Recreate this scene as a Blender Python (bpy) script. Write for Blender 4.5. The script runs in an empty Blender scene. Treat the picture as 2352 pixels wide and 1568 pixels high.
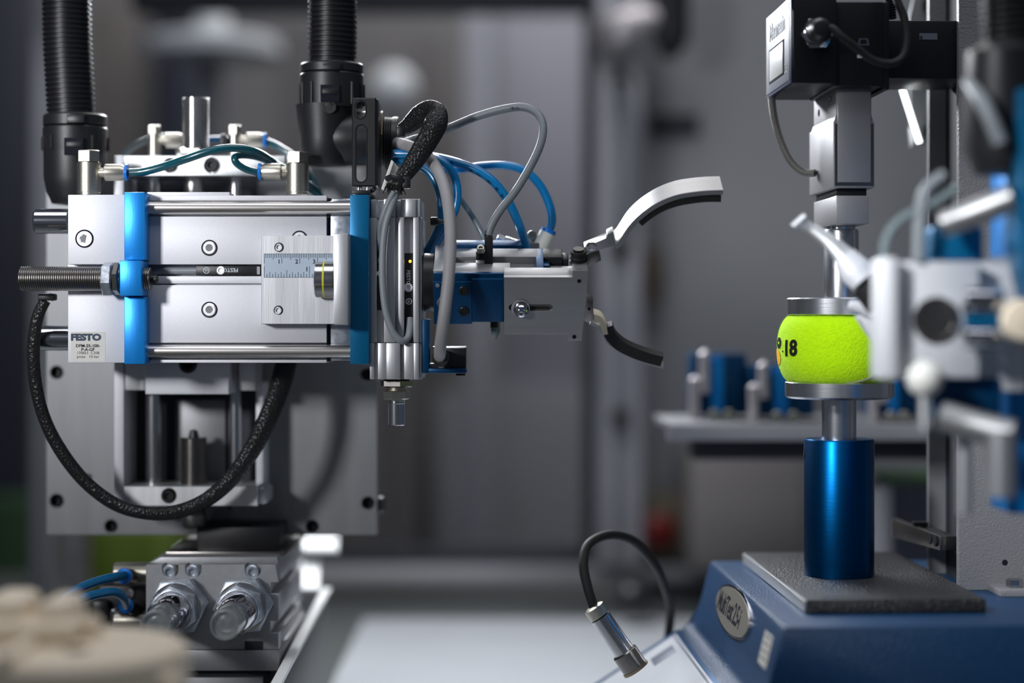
import bpy, bmesh, math, random
from mathutils import Vector, Matrix
random.seed(7)
SC = bpy.context.scene
COL = SC.collection

# ------------------------------------------------------------------ camera
# millimetre workshop frame: x right, y away from the lens, z up; y = 0 is the plane of sharp focus.
D, F, CX, CY, H = 1143.0, 4300.0, 1176.0, 733.0, 1250.0
cam_data = bpy.data.cameras.new('camera')
cam = bpy.data.objects.new('camera', cam_data); COL.objects.link(cam)
cam.location = (0, -D / 1000, H / 1000)
cam.rotation_euler = (math.radians(90), 0, 0)
cam_data.sensor_width = 36.0
cam_data.lens = F / 2352 * 36.0
cam_data.shift_y = -(784 - CY) / 2352
cam_data.clip_start = 0.02; cam_data.clip_end = 50
cam_data.dof.use_dof = True
cam_data.dof.focus_distance = (D - 5) / 1000
cam_data.dof.aperture_fstop = 2.0
SC.camera = cam

# ------------------------------------------------------------------ world, lights, exposure
wd = bpy.data.worlds.new('world'); SC.world = wd; wd.use_nodes = True
wd.node_tree.nodes['Background'].inputs[0].default_value = (0.62, 0.72, 0.92, 1)
wd.node_tree.nodes['Background'].inputs[1].default_value = 0.085
def area(name, loc, target, sx, sy, power, col=(1, 1, 1), spread=180):
    l = bpy.data.lights.new(name, 'AREA'); l.shape = 'RECTANGLE'; l.size = sx; l.size_y = sy
    l.energy = power; l.color = col; l.spread = math.radians(spread)
    o = bpy.data.objects.new(name, l); COL.objects.link(o)
    a = Vector(loc) / 1000 + Vector((0, 0, H / 1000)); b = Vector(target) / 1000 + Vector((0, 0, H / 1000))
    o.location = a; o.rotation_euler = (b - a).to_track_quat('-Z', 'Y').to_euler()
    return o
area('key_lamp', (-720, -900, 225), (-250, 0, 70), 0.13, 0.13, 0.53, (0.97, 0.98, 1.0), 39)
area('station_lamp', (-210, -590, 260), (222, -140, -20), 0.06, 0.10, 0.24, (0.95, 0.98, 1.0), 33)
area('cell_lamp', (-206, 567, 350), (60, 60, -200), 0.45, 0.08, 6.0, (0.93, 0.96, 1.0), 150)
area('hall_lamp', (0, -450, 1350), (0, 100, 0), 1.6, 0.7, 11, (0.92, 0.95, 1.0))
area('hall_lamp', (300, 1700, 1500), (0, 1900, -300), 2.2, 1.0, 26, (1.0, 0.97, 0.96))
SC.view_settings.view_transform = 'Standard'
SC.view_settings.look = 'None'
SC.view_settings.gamma = 1.0
SC.view_settings.exposure = 0.0
SC.view_settings.use_curve_mapping = False

# ------------------------------------------------------------------ helpers
def X(px, y=0.0): return (px - CX) * (D + y) / F
def Z(py, y=0.0): return (CY - py) * (D + y) / F
def P(px, py, y=0.0): return Vector((X(px, y), y, Z(py, y)))
def S(n, y=0.0): return n * (D + y) / F            # a length seen as n pixels at depth y, in mm

def mat(name, col, metal=0.0, rough=0.5, bump=None, var=0.0, vscale=60, spec=0.5, stretch=None, rvar=0.0,
        emit=None, trans=0.0, sheen=0.0, coat=0.0, aniso=0.0, alpha=1.0, ior=1.45):
    m = bpy.data.materials.new(name); m.use_nodes = True
    nt = m.node_tree; b = nt.nodes['Principled BSDF']
    b.inputs['Base Color'].default_value = (*col, 1); b.inputs['Metallic'].default_value = metal
    b.inputs['Roughness'].default_value = rough; b.inputs['Specular IOR Level'].default_value = spec
    b.inputs['Transmission Weight'].default_value = trans; b.inputs['IOR'].default_value = ior
    b.inputs['Sheen Weight'].default_value = sheen; b.inputs['Coat Weight'].default_value = coat
    b.inputs['Anisotropic'].default_value = aniso; b.inputs['Alpha'].default_value = alpha
    if emit:
        b.inputs['Emission Color'].default_value = (*emit[0], 1); b.inputs['Emission Strength'].default_value = emit[1]
    tc = nt.nodes.new('ShaderNodeTexCoord'); mp = nt.nodes.new('ShaderNodeMapping')
    nt.links.new(tc.outputs['Object'], mp.inputs['Vector'])
    if stretch: mp.inputs['Scale'].default_value = stretch
    n = nt.nodes.new('ShaderNodeTexNoise'); n.inputs['Scale'].default_value = vscale; n.inputs['Detail'].default_value = 5
    nt.links.new(mp.outputs[0], n.inputs['Vector'])
    mx = nt.nodes.new('ShaderNodeMix'); mx.data_type = 'RGBA'
    mx.inputs['A'].default_value = (*[max(0, c * (1 - var)) for c in col], 1)
    mx.inputs['B'].default_value = (*[min(1, c * (1 + var)) for c in col], 1)
    nt.links.new(n.outputs['Fac'], mx.inputs['Factor']); nt.links.new(mx.outputs['Result'], b.inputs['Base Color'])
    if rvar:
        mr = nt.nodes.new('ShaderNodeMapRange'); mr.inputs['To Min'].default_value = max(0.02, rough - rvar)
        mr.inputs['To Max'].default_value = min(1, rough + rvar)
        nt.links.new(n.outputs['Fac'], mr.inputs['Value']); nt.links.new(mr.outputs[0], b.inputs['Roughness'])
    if bump:
        n2 = nt.nodes.new('ShaderNodeTexNoise'); n2.inputs['Scale'].default_value = bump[0]; n2.inputs['Detail'].default_value = 2
        nt.links.new(mp.outputs[0], n2.inputs['Vector'])
        bp = nt.nodes.new('ShaderNodeBump'); bp.inputs['Strength'].default_value = bump[1]; bp.inputs['Distance'].default_value = bump[2]
        nt.links.new(n2.outputs['Fac'], bp.inputs['Height']); nt.links.new(bp.outputs[0], b.inputs['Normal'])
    return m

def braid_mat(name, col):
    m = mat(name, col, 0, 0.45, None, 0.2, 300, 0.5)
    nt = m.node_tree; b = nt.nodes['Principled BSDF']
    tc = nt.nodes.new('ShaderNodeTexCoord')
    v = nt.nodes.new('ShaderNodeTexVoronoi'); v.inputs['Scale'].default_value = 620
    nt.links.new(tc.outputs['Object'], v.inputs['Vector'])
    bp = nt.nodes.new('ShaderNodeBump'); bp.inputs['Strength'].default_value = 0.8; bp.inputs['Distance'].default_value = 0.0006
    nt.links.new(v.outputs['Distance'], bp.inputs['Height']); nt.links.new(bp.outputs[0], b.inputs['Normal'])
    b.inputs['Roughness'].default_value = 0.36; b.inputs['Specular IOR Level'].default_value = 0.3
    return m

MT = {}
MT['alu'] = mat('blasted_anodised_aluminium', (0.60, 0.605, 0.64), 0.25, 0.55, (2600, 0.25, 0.0002), 0.06, 900)
MT['alu_b'] = mat('brushed_aluminium', (0.62, 0.63, 0.65), 0.85, 0.40, (900, 0.15, 0.0002), 0.14, 120, stretch=(1, 1, 0.06), rvar=0.08)
MT['alu_h'] = mat('cross_brushed_aluminium', (0.35, 0.355, 0.365), 0.8, 0.44, (900, 0.15, 0.0002), 0.14, 160, stretch=(0.06, 1, 1), rvar=0.08)
MT['alu_plate'] = mat('milled_mounting_plate', (0.20, 0.205, 0.215), 0.6, 0.48, (700, 0.15, 0.0002), 0.18, 90, stretch=(1, 1, 0.1))
MT['alu_turn'] = mat('turned_aluminium', (0.66, 0.67, 0.70), 1.0, 0.26, (1500, 0.12, 0.0002), 0.08, 400, stretch=(0.05, 0.05, 1))
MT['guard'] = mat('dull_brushed_aluminium', (0.33, 0.332, 0.34), 0.8, 0.42, (900, 0.15, 0.0002), 0.14, 160, stretch=(0.06, 1, 1), rvar=0.08)
MT['white_and_glint'] = mat('plain_white_and_glint', (0.92, 0.93, 0.93), 0, 0.25, None, 0.02, 40)  # white globe; also stands in for reflections on rail, patches and turntable
MT['alu_cell'] = mat('blasted_cell_aluminium', (0.34, 0.34, 0.355), 0.65, 0.44, (2600, 0.3, 0.0002), 0.06, 900)
MT['module'] = mat('ground_module_aluminium', (0.34, 0.345, 0.36), 0.6, 0.45, (700, 0.15, 0.0002), 0.12, 200)
MT['zinc'] = mat('zinc_plated_steel', (0.50, 0.54, 0.60), 0.85, 0.34, None, 0.45, 260, rvar=0.14)
MT['steel'] = mat('ground_steel', (0.55, 0.55, 0.56), 1.0, 0.20, None, 0.1, 150)
MT['rod'] = mat('guide_rod_steel', (0.62, 0.59, 0.57), 1.0, 0.33, None, 0.10, 80, stretch=(0.1, 1, 1))
MT['chrome'] = mat('chromed_steel', (0.62, 0.62, 0.66), 1.0, 0.09, None, 0.05, 40)
MT['bolt'] = mat('bright_bolt_steel', (0.74, 0.75, 0.77), 0.7, 0.38, None, 0.08, 300)
MT['dsteel'] = mat('dark_steel', (0.24, 0.225, 0.215), 1.0, 0.30, None, 0.12, 200)
MT['nickel'] = mat('nickel_plated_brass', (0.50, 0.475, 0.41), 1.0, 0.36, (1800, 0.3, 0.0002), 0.12, 500)
MT['brass'] = mat('tarnished_brass', (0.30, 0.24, 0.15), 1.0, 0.42, None, 0.15, 200)
MT['blue'] = mat('bright_blue_anodised', (0.004, 0.21, 0.62), 0.45, 0.36, (1200, 0.12, 0.0002), 0.10, 300, stretch=(1, 1, 0.08))
MT['blue2'] = mat('petrol_blue_anodised', (0.002, 0.135, 0.30), 0.45, 0.36, (1200, 0.12, 0.0002), 0.12, 300, stretch=(1, 1, 0.08))
MT['blue3'] = mat('dark_blue_anodised', (0.001, 0.048, 0.135), 0.5, 0.36, (1500, 0.1, 0.0002), 0.10, 300)
MT['blue_cyl'] = mat('turned_blue_anodised', (0.0015, 0.070, 0.21), 1.0, 0.33, (1500, 0.12, 0.0002), 0.1, 400, stretch=(0.05, 0.05, 1))
MT['paint'] = mat('blue_textured_paint', (0.003, 0.034, 0.098), 0.0, 0.40, (800, 0.7, 0.0007), 0.10, 500, spec=0.5)
MT['greypaint'] = mat('grey_textured_paint', (0.20, 0.20, 0.212), 0.0, 0.42, (700, 0.55, 0.0007), 0.06, 300)
MT['castplate'] = mat('dark_grained_plate', (0.034, 0.034, 0.036), 0.3, 0.34, (650, 1.0, 0.0016), 0.25, 400)
MT['black'] = mat('black_moulded_plastic', (0.011, 0.011, 0.013), 0.0, 0.42, (1500, 0.2, 0.0003), 0.1, 300)
MT['blackm'] = mat('black_anodised_metal', (0.010, 0.010, 0.012), 0.2, 0.38, None, 0.1, 200)
MT['conduit'] = mat('black_corrugated_plastic', (0.010, 0.010, 0.012), 0.0, 0.40, None, 0.1, 100, spec=0.35)
MT['braid'] = braid_mat('black_braided_sleeve', (0.012, 0.012, 0.013))
MT['rubber'] = mat('black_rubber', (0.010, 0.010, 0.010), 0.0, 0.65, (900, 0.4, 0.0005), 0.1, 200)
MT['tube'] = mat('blue_air_tube', (0.0, 0.175, 0.44), 0.0, 0.25, None, 0.05, 100, coat=0.3)
MT['tubed'] = mat('deep_blue_air_tube', (0.0, 0.10, 0.24), 0.0, 0.25, None, 0.05, 100, coat=0.3)
MT['teal'] = mat('teal_air_tube', (0.002, 0.060, 0.080), 0.0, 0.28, None, 0.1, 100, coat=0.3)
MT['clear'] = mat('smoky_clear_tube', (0.16, 0.20, 0.21), 0.0, 0.18, None, 0.1, 100, coat=0.4)
MT['collar'] = mat('blue_release_collar', (0.0, 0.16, 0.60), 0.0, 0.35, None, 0.05, 100)
MT['cable'] = mat('grey_cable_sheath', (0.20, 0.22, 0.24), 0.0, 0.45, None, 0.05, 100)
MT['cablel'] = mat('light_grey_cable_sheath', (0.30, 0.29, 0.30), 0.0, 0.5, None, 0.05, 100)
MT['white'] = mat('white_plastic', (0.66, 0.66, 0.62), 0.0, 0.45, None, 0.05, 100)
MT['cream'] = mat('cream_printed_plastic', (0.82, 0.70, 0.54), 0.0, 0.55, (500, 0.4, 0.0006), 0.07, 60)
MT['ruler'] = mat('pale_blue_ruler_strip', (0.36, 0.43, 0.52), 0.3, 0.5, None, 0.04, 100)
MT['label'] = mat('silver_label_foil', (0.50, 0.49, 0.46), 0.1, 0.5, None, 0.04, 200)
MT['ink'] = mat('dark_print', (0.012, 0.013, 0.02), 0.0, 0.85, None, 0.05, 100, spec=0.1)
MT['inkblue'] = mat('slate_blue_print', (0.018, 0.035, 0.075), 0.0, 0.6, None, 0.05, 100)
MT['inkw'] = mat('pale_print', (0.55, 0.60, 0.64), 0.0, 0.6, None, 0.05, 100)
MT['yellow'] = mat('yellow_ring', (0.62, 0.60, 0.02), 0.0, 0.5, None, 0.05, 100)
MT['felt'] = mat('lime_felt', (0.46, 0.78, 0.003), 0.0, 0.95, (900, 0.7, 0.0012), 0.12, 350, spec=0.1, sheen=0.15)
MT['fuzz'] = mat('lime_fuzz', (0.58, 0.88, 0.02), 0.0, 0.95, None, 0.15, 200, spec=0.05)
MT['ballink'] = mat('black_ball_print', (0.012, 0.012, 0.012), 0.0, 0.9, None, 0.2, 500, spec=0.1)
MT['orange'] = mat('orange_ball_print', (0.80, 0.42, 0.03), 0.0, 0.9, None, 0.15, 400, spec=0.1)
MT['seam'] = mat('grey_ball_seam', (0.22, 0.23, 0.17), 0.0, 0.8, None, 0.1, 300)
MT['led'] = mat('amber_led', (0.9, 0.5, 0.02), 0.0, 0.4, None, 0.0, 100, emit=((1.0, 0.55, 0.03), 3.0))
MT['glowwhite'] = mat('glowing_white_tube', (0.9, 0.9, 0.9), 0.0, 0.4, None, 0.0, 100, emit=((0.93, 1.0, 0.98), 4.0))
MT['face'] = mat('gauge_face_foil', (0.075, 0.092, 0.13), 0.1, 0.5, None, 0.03, 100)
MT['screen'] = mat('pale_display', (0.60, 0.61, 0.60), 0.0, 0.35, None, 0.02, 100)
MT['faceedge'] = mat('navy_gauge_rim', (0.02, 0.03, 0.10), 0.0, 0.4, None, 0.05, 100)
MT['mesh_grey'] = mat('grey_screened_cable', (0.22, 0.21, 0.20), 0.5, 0.4, (2500, 0.6, 0.0005), 0.3, 900)
MT['membrane'] = mat('pale_keypad_membrane', (0.52, 0.54, 0.58), 0.0, 0.30, None, 0.04, 60)
MT['nameplate'] = mat('domed_nameplate', (0.30, 0.285, 0.25), 0.3, 0.30, None, 0.1, 300, coat=0.5)
MT['clearcap'] = mat('clear_cap', (0.75, 0.80, 0.82), 0.0, 0.08, None, 0.02, 100, trans=0.8)

class M:
    """collects geometry in millimetres"""
    def __init__(s): s.bm = bmesh.new()
    def _face(s, vs):
        try: return s.bm.faces.new(vs)
        except ValueError: return None
    def box(s, x0, x1, y0, y1, z0, z1, bev=0.0):
        x0, x1 = sorted((x0, x1)); y0, y1 = sorted((y0, y1)); z0, z1 = sorted((z0, z1))
        v = [s.bm.verts.new((x, y, z)) for x in (x0, x1) for y in (y0, y1) for z in (z0, z1)]
        fs = [s._face([v[i] for i in q]) for q in ((0, 1, 3, 2), (4, 6, 7, 5), (0, 4, 5, 1), (2, 3, 7, 6), (0, 2, 6, 4), (1, 5, 7, 3))]
        if bev:
            es = list({e for f in fs for e in f.edges})
            bmesh.ops.bevel(s.bm, geom=es, offset=bev, segments=2, affect='EDGES', profile=0.5)
        return s
    def pb(s, px0, py0, px1, py1, yf, th, bev=0.3):
        return s.box(X(px0, yf), X(px1, yf), yf, yf + th, Z(py0, yf), Z(py1, yf), bev)
    def prism(s, pts, vec, bev=0.0):
        """closed polygon of 3D points pushed along vec"""
        a = [s.bm.verts.new(p) for p in pts]; b = [s.bm.verts.new(Vector(p) + Vector(vec)) for p in pts]
        fs = [s._face(a), s._face(b[::-1])]
        for i in range(len(a)):
            j = (i + 1) % len(a); fs.append(s._face([a[j], a[i], b[i], b[j]]))
        if bev:
            es = list({e for f in fs if f for e in f.edges})
            bmesh.ops.bevel(s.bm, geom=es, offset=bev, segments=2, affect='EDGES', profile=0.5)
        return s
    def pp(s, pix, yf, th, bev=0.0):
        return s.prism([P(x, y, yf) for x, y in pix], (0, th, 0), bev)
    def lathe(s, p0, axis, prof, n=32, ph=0.0):
        """prof: (t, r) along axis from p0; r=0 closes"""
        p0 = Vector(p0); a = Vector(axis).normalized()
        u = a.orthogonal().normalized(); w = a.cross(u)
        rings = []
        for t, r in prof:
            c = p0 + a * t
            if r <= 1e-6: rings.append([s.bm.verts.new(c)])
            else: rings.append([s.bm.verts.new(c + (u * math.cos(ph + 2 * math.pi * i / n) + w * math.sin(ph + 2 * math.pi * i / n)) * r) for i in range(n)])
        for A, B in zip(rings, rings[1:]):
            if len(A) == 1 and len(B) == 1: continue
            for i in range(n):
                j = (i + 1) % n
                if len(A) == 1: s._face([A[0], B[j], B[i]])
                elif len(B) == 1: s._face([A[i], A[j], B[0]])
                else: s._face([A[i], A[j], B[j], B[i]])
        return s
    def cyl(s, p0, p1, r, r2=None, n=32, bev=0.0, ph=0.0):
        p0 = Vector(p0); p1 = Vector(p1); L = (p1 - p0).length; r2 = r if r2 is None else r2
        if bev: pr = [(0, 0), (0, r - bev), (bev, r), (L - bev, r2), (L, r2 - bev), (L, 0)]
        else: pr = [(0, 0), (0, r), (L, r2), (L, 0)]
        return s.lathe(p0, p1 - p0, pr, n, ph)
    def thread(s, p0, p1, r, pitch=1.3, depth=0.55, n=36):
        p0 = Vector(p0); p1 = Vector(p1); L = (p1 - p0).length; k = max(2, int(L / pitch))
        pr = [(0, 0), (0, r - depth)]
        for i in range(k):
            t = (i + 0.5) * L / k
            pr += [(t - L / k * 0.12, r), (t + L / k * 0.12, r), (min(L, t + L / k * 0.5), r - depth)]
        pr.append((L, 0))
        return s.lathe(p0, p1 - p0, pr, n)
    def nut(s, p0, p1, r, ph=0.0):
        p0 = Vector(p0); p1 = Vector(p1); L = (p1 - p0).length; c = min(L * 0.2, r * 0.08)
        return s.lathe(p0, p1 - p0, [(0, 0), (0, r * 0.86), (c, r), (L - c, r), (L, r * 0.86), (L, 0)], 6, ph)
    def tube(s, pts, r, n=12, res=8, flat=1.0):
        """smooth sweep through 3D points; r number or list; flat squashes the section"""
        pts = [Vector(p) for p in pts]; m = len(pts)
        rs = r if isinstance(r, (list, tuple)) else [r] * m
        C, R = [], []
        for i in range(m - 1):
            a = pts[max(i - 1, 0)]; b = pts[i]; c = pts[i + 1]; d = pts[min(i + 2, m - 1)]
            for k in range(res):
                t = k / res
                C.append(0.5 * (2 * b + (c - a) * t + (2 * a - 5 * b + 4 * c - d) * t * t + (3 * b - a - 3 * c + d) * t ** 3))
                R.append(rs[i] + (rs[i + 1] - rs[i]) * t)
        C.append(pts[-1]); R.append(rs[-1])
        tan = [(C[min(i + 1, len(C) - 1)] - C[max(i - 1, 0)]).normalized() for i in range(len(C))]
        up = Vector((0, 1, 0)) if abs(tan[0].y) < 0.8 else Vector((0, 0, 1))
        fix = flat < 0.75
        u = (up - tan[0] * up.dot(tan[0])).normalized(); rings = []
        for c, t, rr in zip(C, tan, R):
            if fix: u = Vector((0, 1, 0))
            u = (u - t * u.dot(t)).normalized(); w = t.cross(u)
            rings.append([s.bm.verts.new(c + u * math.cos(2 * math.pi * i / n) * rr * flat + w * math.sin(2 * math.pi * i / n) * rr) for i in range(n)])
        for A, B in zip(rings, rings[1:]):
            for i in range(n): s._face([A[i], A[(i + 1) % n], B[(i + 1) % n], B[i]])
        s._face(rings[0][::-1]); s._face(rings[-1])
        return s
    def screw(s, c, R, h, axis=(0, -1, 0)):
        """socket cap head with its recess, base at c"""
        s.lathe(c, axis, [(0, 0), (0, R), (h - R * .12, R), (h, R * .86), (h, R * .56), (h - R * .1, R * .5), (h - R * .55, R * .46), (h - R * .55, 0)], 24)
        return s
    def text(s, body, size, org, xd, yd, bold=0.0, align='LEFT', ex=0.04, spacing=1.0, sx=1.0):
        cu = bpy.data.curves.new('t', 'FONT'); cu.body = body; cu.size = size; cu.align_x = align
        cu.offset = bold; cu.extrude = ex; cu.resolution_u = 3; cu.space_character = spacing; cu.space_line = 0.85
        o = bpy.data.objects.new('t', cu); me = bpy.data.meshes.new_from_object(o)
        xd = Vector(xd).normalized(); yd = Vector(yd).normalized(); zd = xd.cross(yd); org = Vector(org)
        for v in me.vertices: v.co = org + xd * v.co.x * sx + yd * v.co.y + zd * v.co.z
        s.bm.from_mesh(me)
        bpy.data.objects.remove(o); bpy.data.curves.remove(cu); bpy.data.meshes.remove(me)
        return s
    def plate(s, outer, holes, yf, th, bev=0.0, frame=None):
        """flat plate in the x-z plane (points in mm) with real holes"""
        cu = bpy.data.curves.new('p', 'CURVE'); cu.dimensions = '2D'; cu.fill_mode = 'BOTH'
        cu.extrude = max(th / 2 - bev, 0.01); cu.bevel_depth = bev; cu.offset = -bev; cu.bevel_resolution = 0
        for poly in [outer] + holes:
            sp = cu.splines.new('POLY'); sp.points.add(len(poly) - 1); sp.use_cyclic_u = True
            for q, pt in zip(sp.points, poly): q.co = (pt[0], pt[1], 0, 1)
        o = bpy.data.objects.new('p', cu); me = bpy.data.meshes.new_from_object(o)
        for v in me.vertices: v.co = Vector((v.co.x, yf + th / 2 - v.co.z, v.co.y))
        s.bm.from_mesh(me)
        bpy.data.objects.remove(o); bpy.data.curves.remove(cu); bpy.data.meshes.remove(me)
        return s

def circ(px, py, rpx, y=0.0, n=24):
    c = P(px, py, y); r = S(rpx, y)
    return [(c.x + r * math.cos(2 * math.pi * i / n), c.z + r * math.sin(2 * math.pi * i / n)) for i in range(n)]
def rect(px0, py0, px1, py1, y=0.0): return [(X(a, y), Z(b, y)) for a, b in ((px0, py0), (px1, py0), (px1, py1), (px0, py1))]

ORG = {}
def thing(name, label, cat, loc, group=None, rot=None):
    o = bpy.data.objects.new(name, None); COL.objects.link(o)
    o.empty_display_size = 0.02
    o.location = Vector(loc) / 1000 + Vector((0, 0, H / 1000))
    if rot: o.rotation_euler = rot
    o['label'] = label; o['category'] = cat
    if group: o['group'] = group
    ORG[o.name] = Vector(loc)
    return o
def part(name, m, material, parent=None, label=None, kind=None, smooth=35):
    bm = m.bm
    bmesh.ops.recalc_face_normals(bm, faces=bm.faces)
    me = bpy.data.meshes.new(name)
    lo = Vector((min(v.co.x for v in bm.verts), min(v.co.y for v in bm.verts), min(v.co.z for v in bm.verts)))
    hi = Vector((max(v.co.x for v in bm.verts), max(v.co.y for v in bm.verts), max(v.co.z for v in bm.verts)))
    c = Vector(((lo.x + hi.x) / 2, (lo.y + hi.y) / 2, lo.z))
    for v in bm.verts: v.co = (v.co - c) / 1000
    for f in bm.faces: f.smooth = True
    bm.to_mesh(me); bm.free()
    me.set_sharp_from_angle(angle=math.radians(smooth))
    me.materials.append(MT[material] if isinstance(material, str) else material)
    o = bpy.data.objects.new(name, me); COL.objects.link(o)
    if parent is None: o.location = c / 1000 + Vector((0, 0, H / 1000))
    else:
        o.parent = parent; o.location = (c - ORG[parent.name]) / 1000
    ORG[o.name] = c
    if label: o['label'] = label
    if kind: o['kind'] = kind
    return o
def single(name, m, material, label, cat, group=None, kind=None):
    o = part(name, m, material)
    if kind == 'structure': o['kind'] = kind
    else:
        o['label'] = label; o['category'] = cat
        if kind: o['kind'] = kind
    if group: o['group'] = group
    return o
# ------------------------------------------------------------------ setting: hall, cell bed, cell window
MT['wall'] = mat('hall_wall_paint', (0.30, 0.285, 0.28), 0, 0.8, None, 0.08, 3)
MT['floorm'] = mat('hall_floor', (0.10, 0.105, 0.12), 0, 0.5, None, 0.1, 4)
MT['panelg'] = mat('grey_sheet_panel', (0.27, 0.275, 0.29), 0.1, 0.55, None, 0.10, 6)
MT['panell'] = mat('lilac_grey_panel', (0.40, 0.39, 0.43), 0.1, 0.55, None, 0.06, 6)
MT['panelw'] = mat('brown_grey_panel', (0.17, 0.155, 0.15), 0.0, 0.6, None, 0.1, 6)
MT['profile'] = mat('extruded_aluminium_profile', (0.40, 0.40, 0.43), 0.35, 0.5, None, 0.06, 20)
MT['gasket'] = mat('black_window_gasket', (0.022, 0.026, 0.035), 0, 0.7, None, 0.1, 60)
MT['paneld'] = mat('dark_grey_panel', (0.13, 0.135, 0.15), 0.1, 0.55, None, 0.1, 6)
MT['navy'] = mat('navy_painted_steel', (0.018, 0.022, 0.038), 0, 0.5, None, 0.1, 10)
MT['bed'] = mat('lit_machine_bed', (0.47, 0.49, 0.52), 0.2, 0.38, None, 0.06, 20)
MT['beddark'] = mat('dark_and_shaded_bed', (0.085, 0.095, 0.095), 0.2, 0.45, None, 0.1, 15)
MT['green'] = mat('lime_green_crate', (0.08, 0.125, 0.006), 0, 0.6, None, 0.1, 10)
MT['dgreen'] = mat('dark_green_crate', (0.015, 0.05, 0.015), 0, 0.6, None, 0.1, 10)
MT['red'] = mat('red_button', (0.14, 0.006, 0.005), 0, 0.4, None, 0.05, 40)
MT['ochre'] = mat('grey_yellow_button_box', (0.17, 0.145, 0.10), 0, 0.6, None, 0.05, 20)
MT['brown'] = mat('brown_plastic', (0.10, 0.065, 0.035), 0, 0.6, None, 0.05, 20)
MT['bgsteel'] = mat('polished_fixture_steel', (0.62, 0.58, 0.60), 0.6, 0.35, None, 0.05, 20)

single('floor', M().box(-4000, 4000, -2500, 3200, -1330, -1250), 'floorm', '', '', kind='structure')
single('wall_back', M().box(-4000, 4000, 3000, 3100, -1250, 2200), 'wall', '', '', kind='structure')

# the machine bed the whole cell stands on
bed = thing('machine_bed', 'steel machine bed with rear channel under the whole cell, light and shade painted as pale and dark', 'machine bed', (0, 300, -320))
part('frame', M().box(-900, 900, -700, 1150, -340, -312, 2), 'beddark', bed)
part('top_plate', M().box(X(794, 540), 700, -300, 735, -312, -300, 1.5), 'bed', bed)  # pale tone stands in for the lamp-lit part of the bed
part('top_plate', M().box(-640, X(794, 540) - 2, -300, 735, -312, -303, 1.5), 'beddark', bed)  # same bed, painted dark where it lies in shade
part('rear_ledge', M().pb(300, 1300, 1640, 1338, 950, 60, 2), 'profile', bed)
for x in (-820, 820):
    for y in (-620, 1080): part('leg', M().box(x - 40, x + 40, y - 40, y + 40, -1250, -340, 3), 'beddark', bed)

# guide rail running back beside the rotary module, its reflections built as white surfaces
r = thing('guide_rail', 'guide rail receding beside the rotary module, its bright reflections painted as white parts', 'rail', Vector((-139, 115, -303)))
part('rail_strip', M().prism([Vector((-143, -40, -218)), Vector((-136.5, -40, -218)), Vector((-136.5, -40, -215.5)), Vector((-143, -40, -215.5))], (0, 310, 13), 0.3), 'white_and_glint', r)  # white top stands in for the reflection on polished steel
part('web', M().prism([Vector((-142, 270, -300)), Vector((-142, -36, -300)), Vector((-142, -36, -218)), Vector((-142, 268, -205))], (3, 0, 0), 0.2), 'beddark', r)
def glint_sheet(px0, px1, p0, p1, ya, yb_):  # sloping white sheet added in place of a bright reflection
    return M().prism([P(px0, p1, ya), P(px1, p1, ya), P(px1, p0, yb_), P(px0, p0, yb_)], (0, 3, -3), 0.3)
part('glint_patch', glint_sheet(628, 694, 1224, 1260, 170, 232), 'white_and_glint', r)  # added white patch imitating a reflection, tilted to catch the cell lamp
part('glint_patch', glint_sheet(694, 776, 1228, 1262, 330, 400), 'white_and_glint', r)  # second added patch, another reflection turned into a white sheet
part('bracket', glint_sheet(690, 734, 1284, 1352, 260, 350), 'white_and_glint', r)  # no real bracket: added white sheet for a reflected glint
part('bracket_arm', M().box(X(690, 300), X(700, 300), 230, 400, -303, Z(1360, 300), 1), 'alu_plate', r)
part('bracket_arm', M().box(X(650, 190), X(672, 190), 177, 190, -303, Z(1262, 180), 1), 'alu_plate', r)

# cell window and its frame
w = M()
yw = 960
w.pb(300, -60, 1345, 22, yw, 40, 2)
w.pb(1343, -60, 1369, 1306, yw - 4, 44, 2)
w.pb(640, 1262, 1345, 1306, yw, 40, 2)
win = single('window_1', w, 'gasket', '', '', kind='structure')
MT['glass'] = mat('window_pane', (0.80, 0.84, 0.88), 0, 0.05, None, 0.0, 10, trans=1.0, ior=1.02)
part('pane', M().box(X(300, yw), X(1345, yw), yw + 18, yw + 22, Z(1270, yw), Z(-60, yw)), 'glass', win)
# post right of the window: extruded profile with grooves and holes
post = thing('profile_post', 'pale extruded aluminium post with a dark groove beside the cell window', 'post', P(1420, 1340, 930))
part('column', M().pb(1372, -60, 1476, 1300, 934, 60, 2).pb(1372, -60, 1412, 1300, 922, 14, 2).pb(1448, -60, 1476, 1300, 922, 14, 2), 'profile', post)
for cy in (190, 572, 962): part('bolt', M().cyl(P(1424, cy, 934), P(1424, cy, 912), S(22, 930), n=24, bev=2), 'black', post)
single('cable', M().tube([P(1424, 190, 900), P(1452, 300, 900), P(1450, 420, 905), P(1430, 520, 905), P(1395, 560, 905)], 7, 10), 'cable',
       'thin grey cable looping down the post beside the cell window', 'cable')
single('wall_right', M().box(X(1476, 1000), 1500, 1000, 1030, -1250, 1100), 'panelg', '', '', kind='structure')
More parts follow.
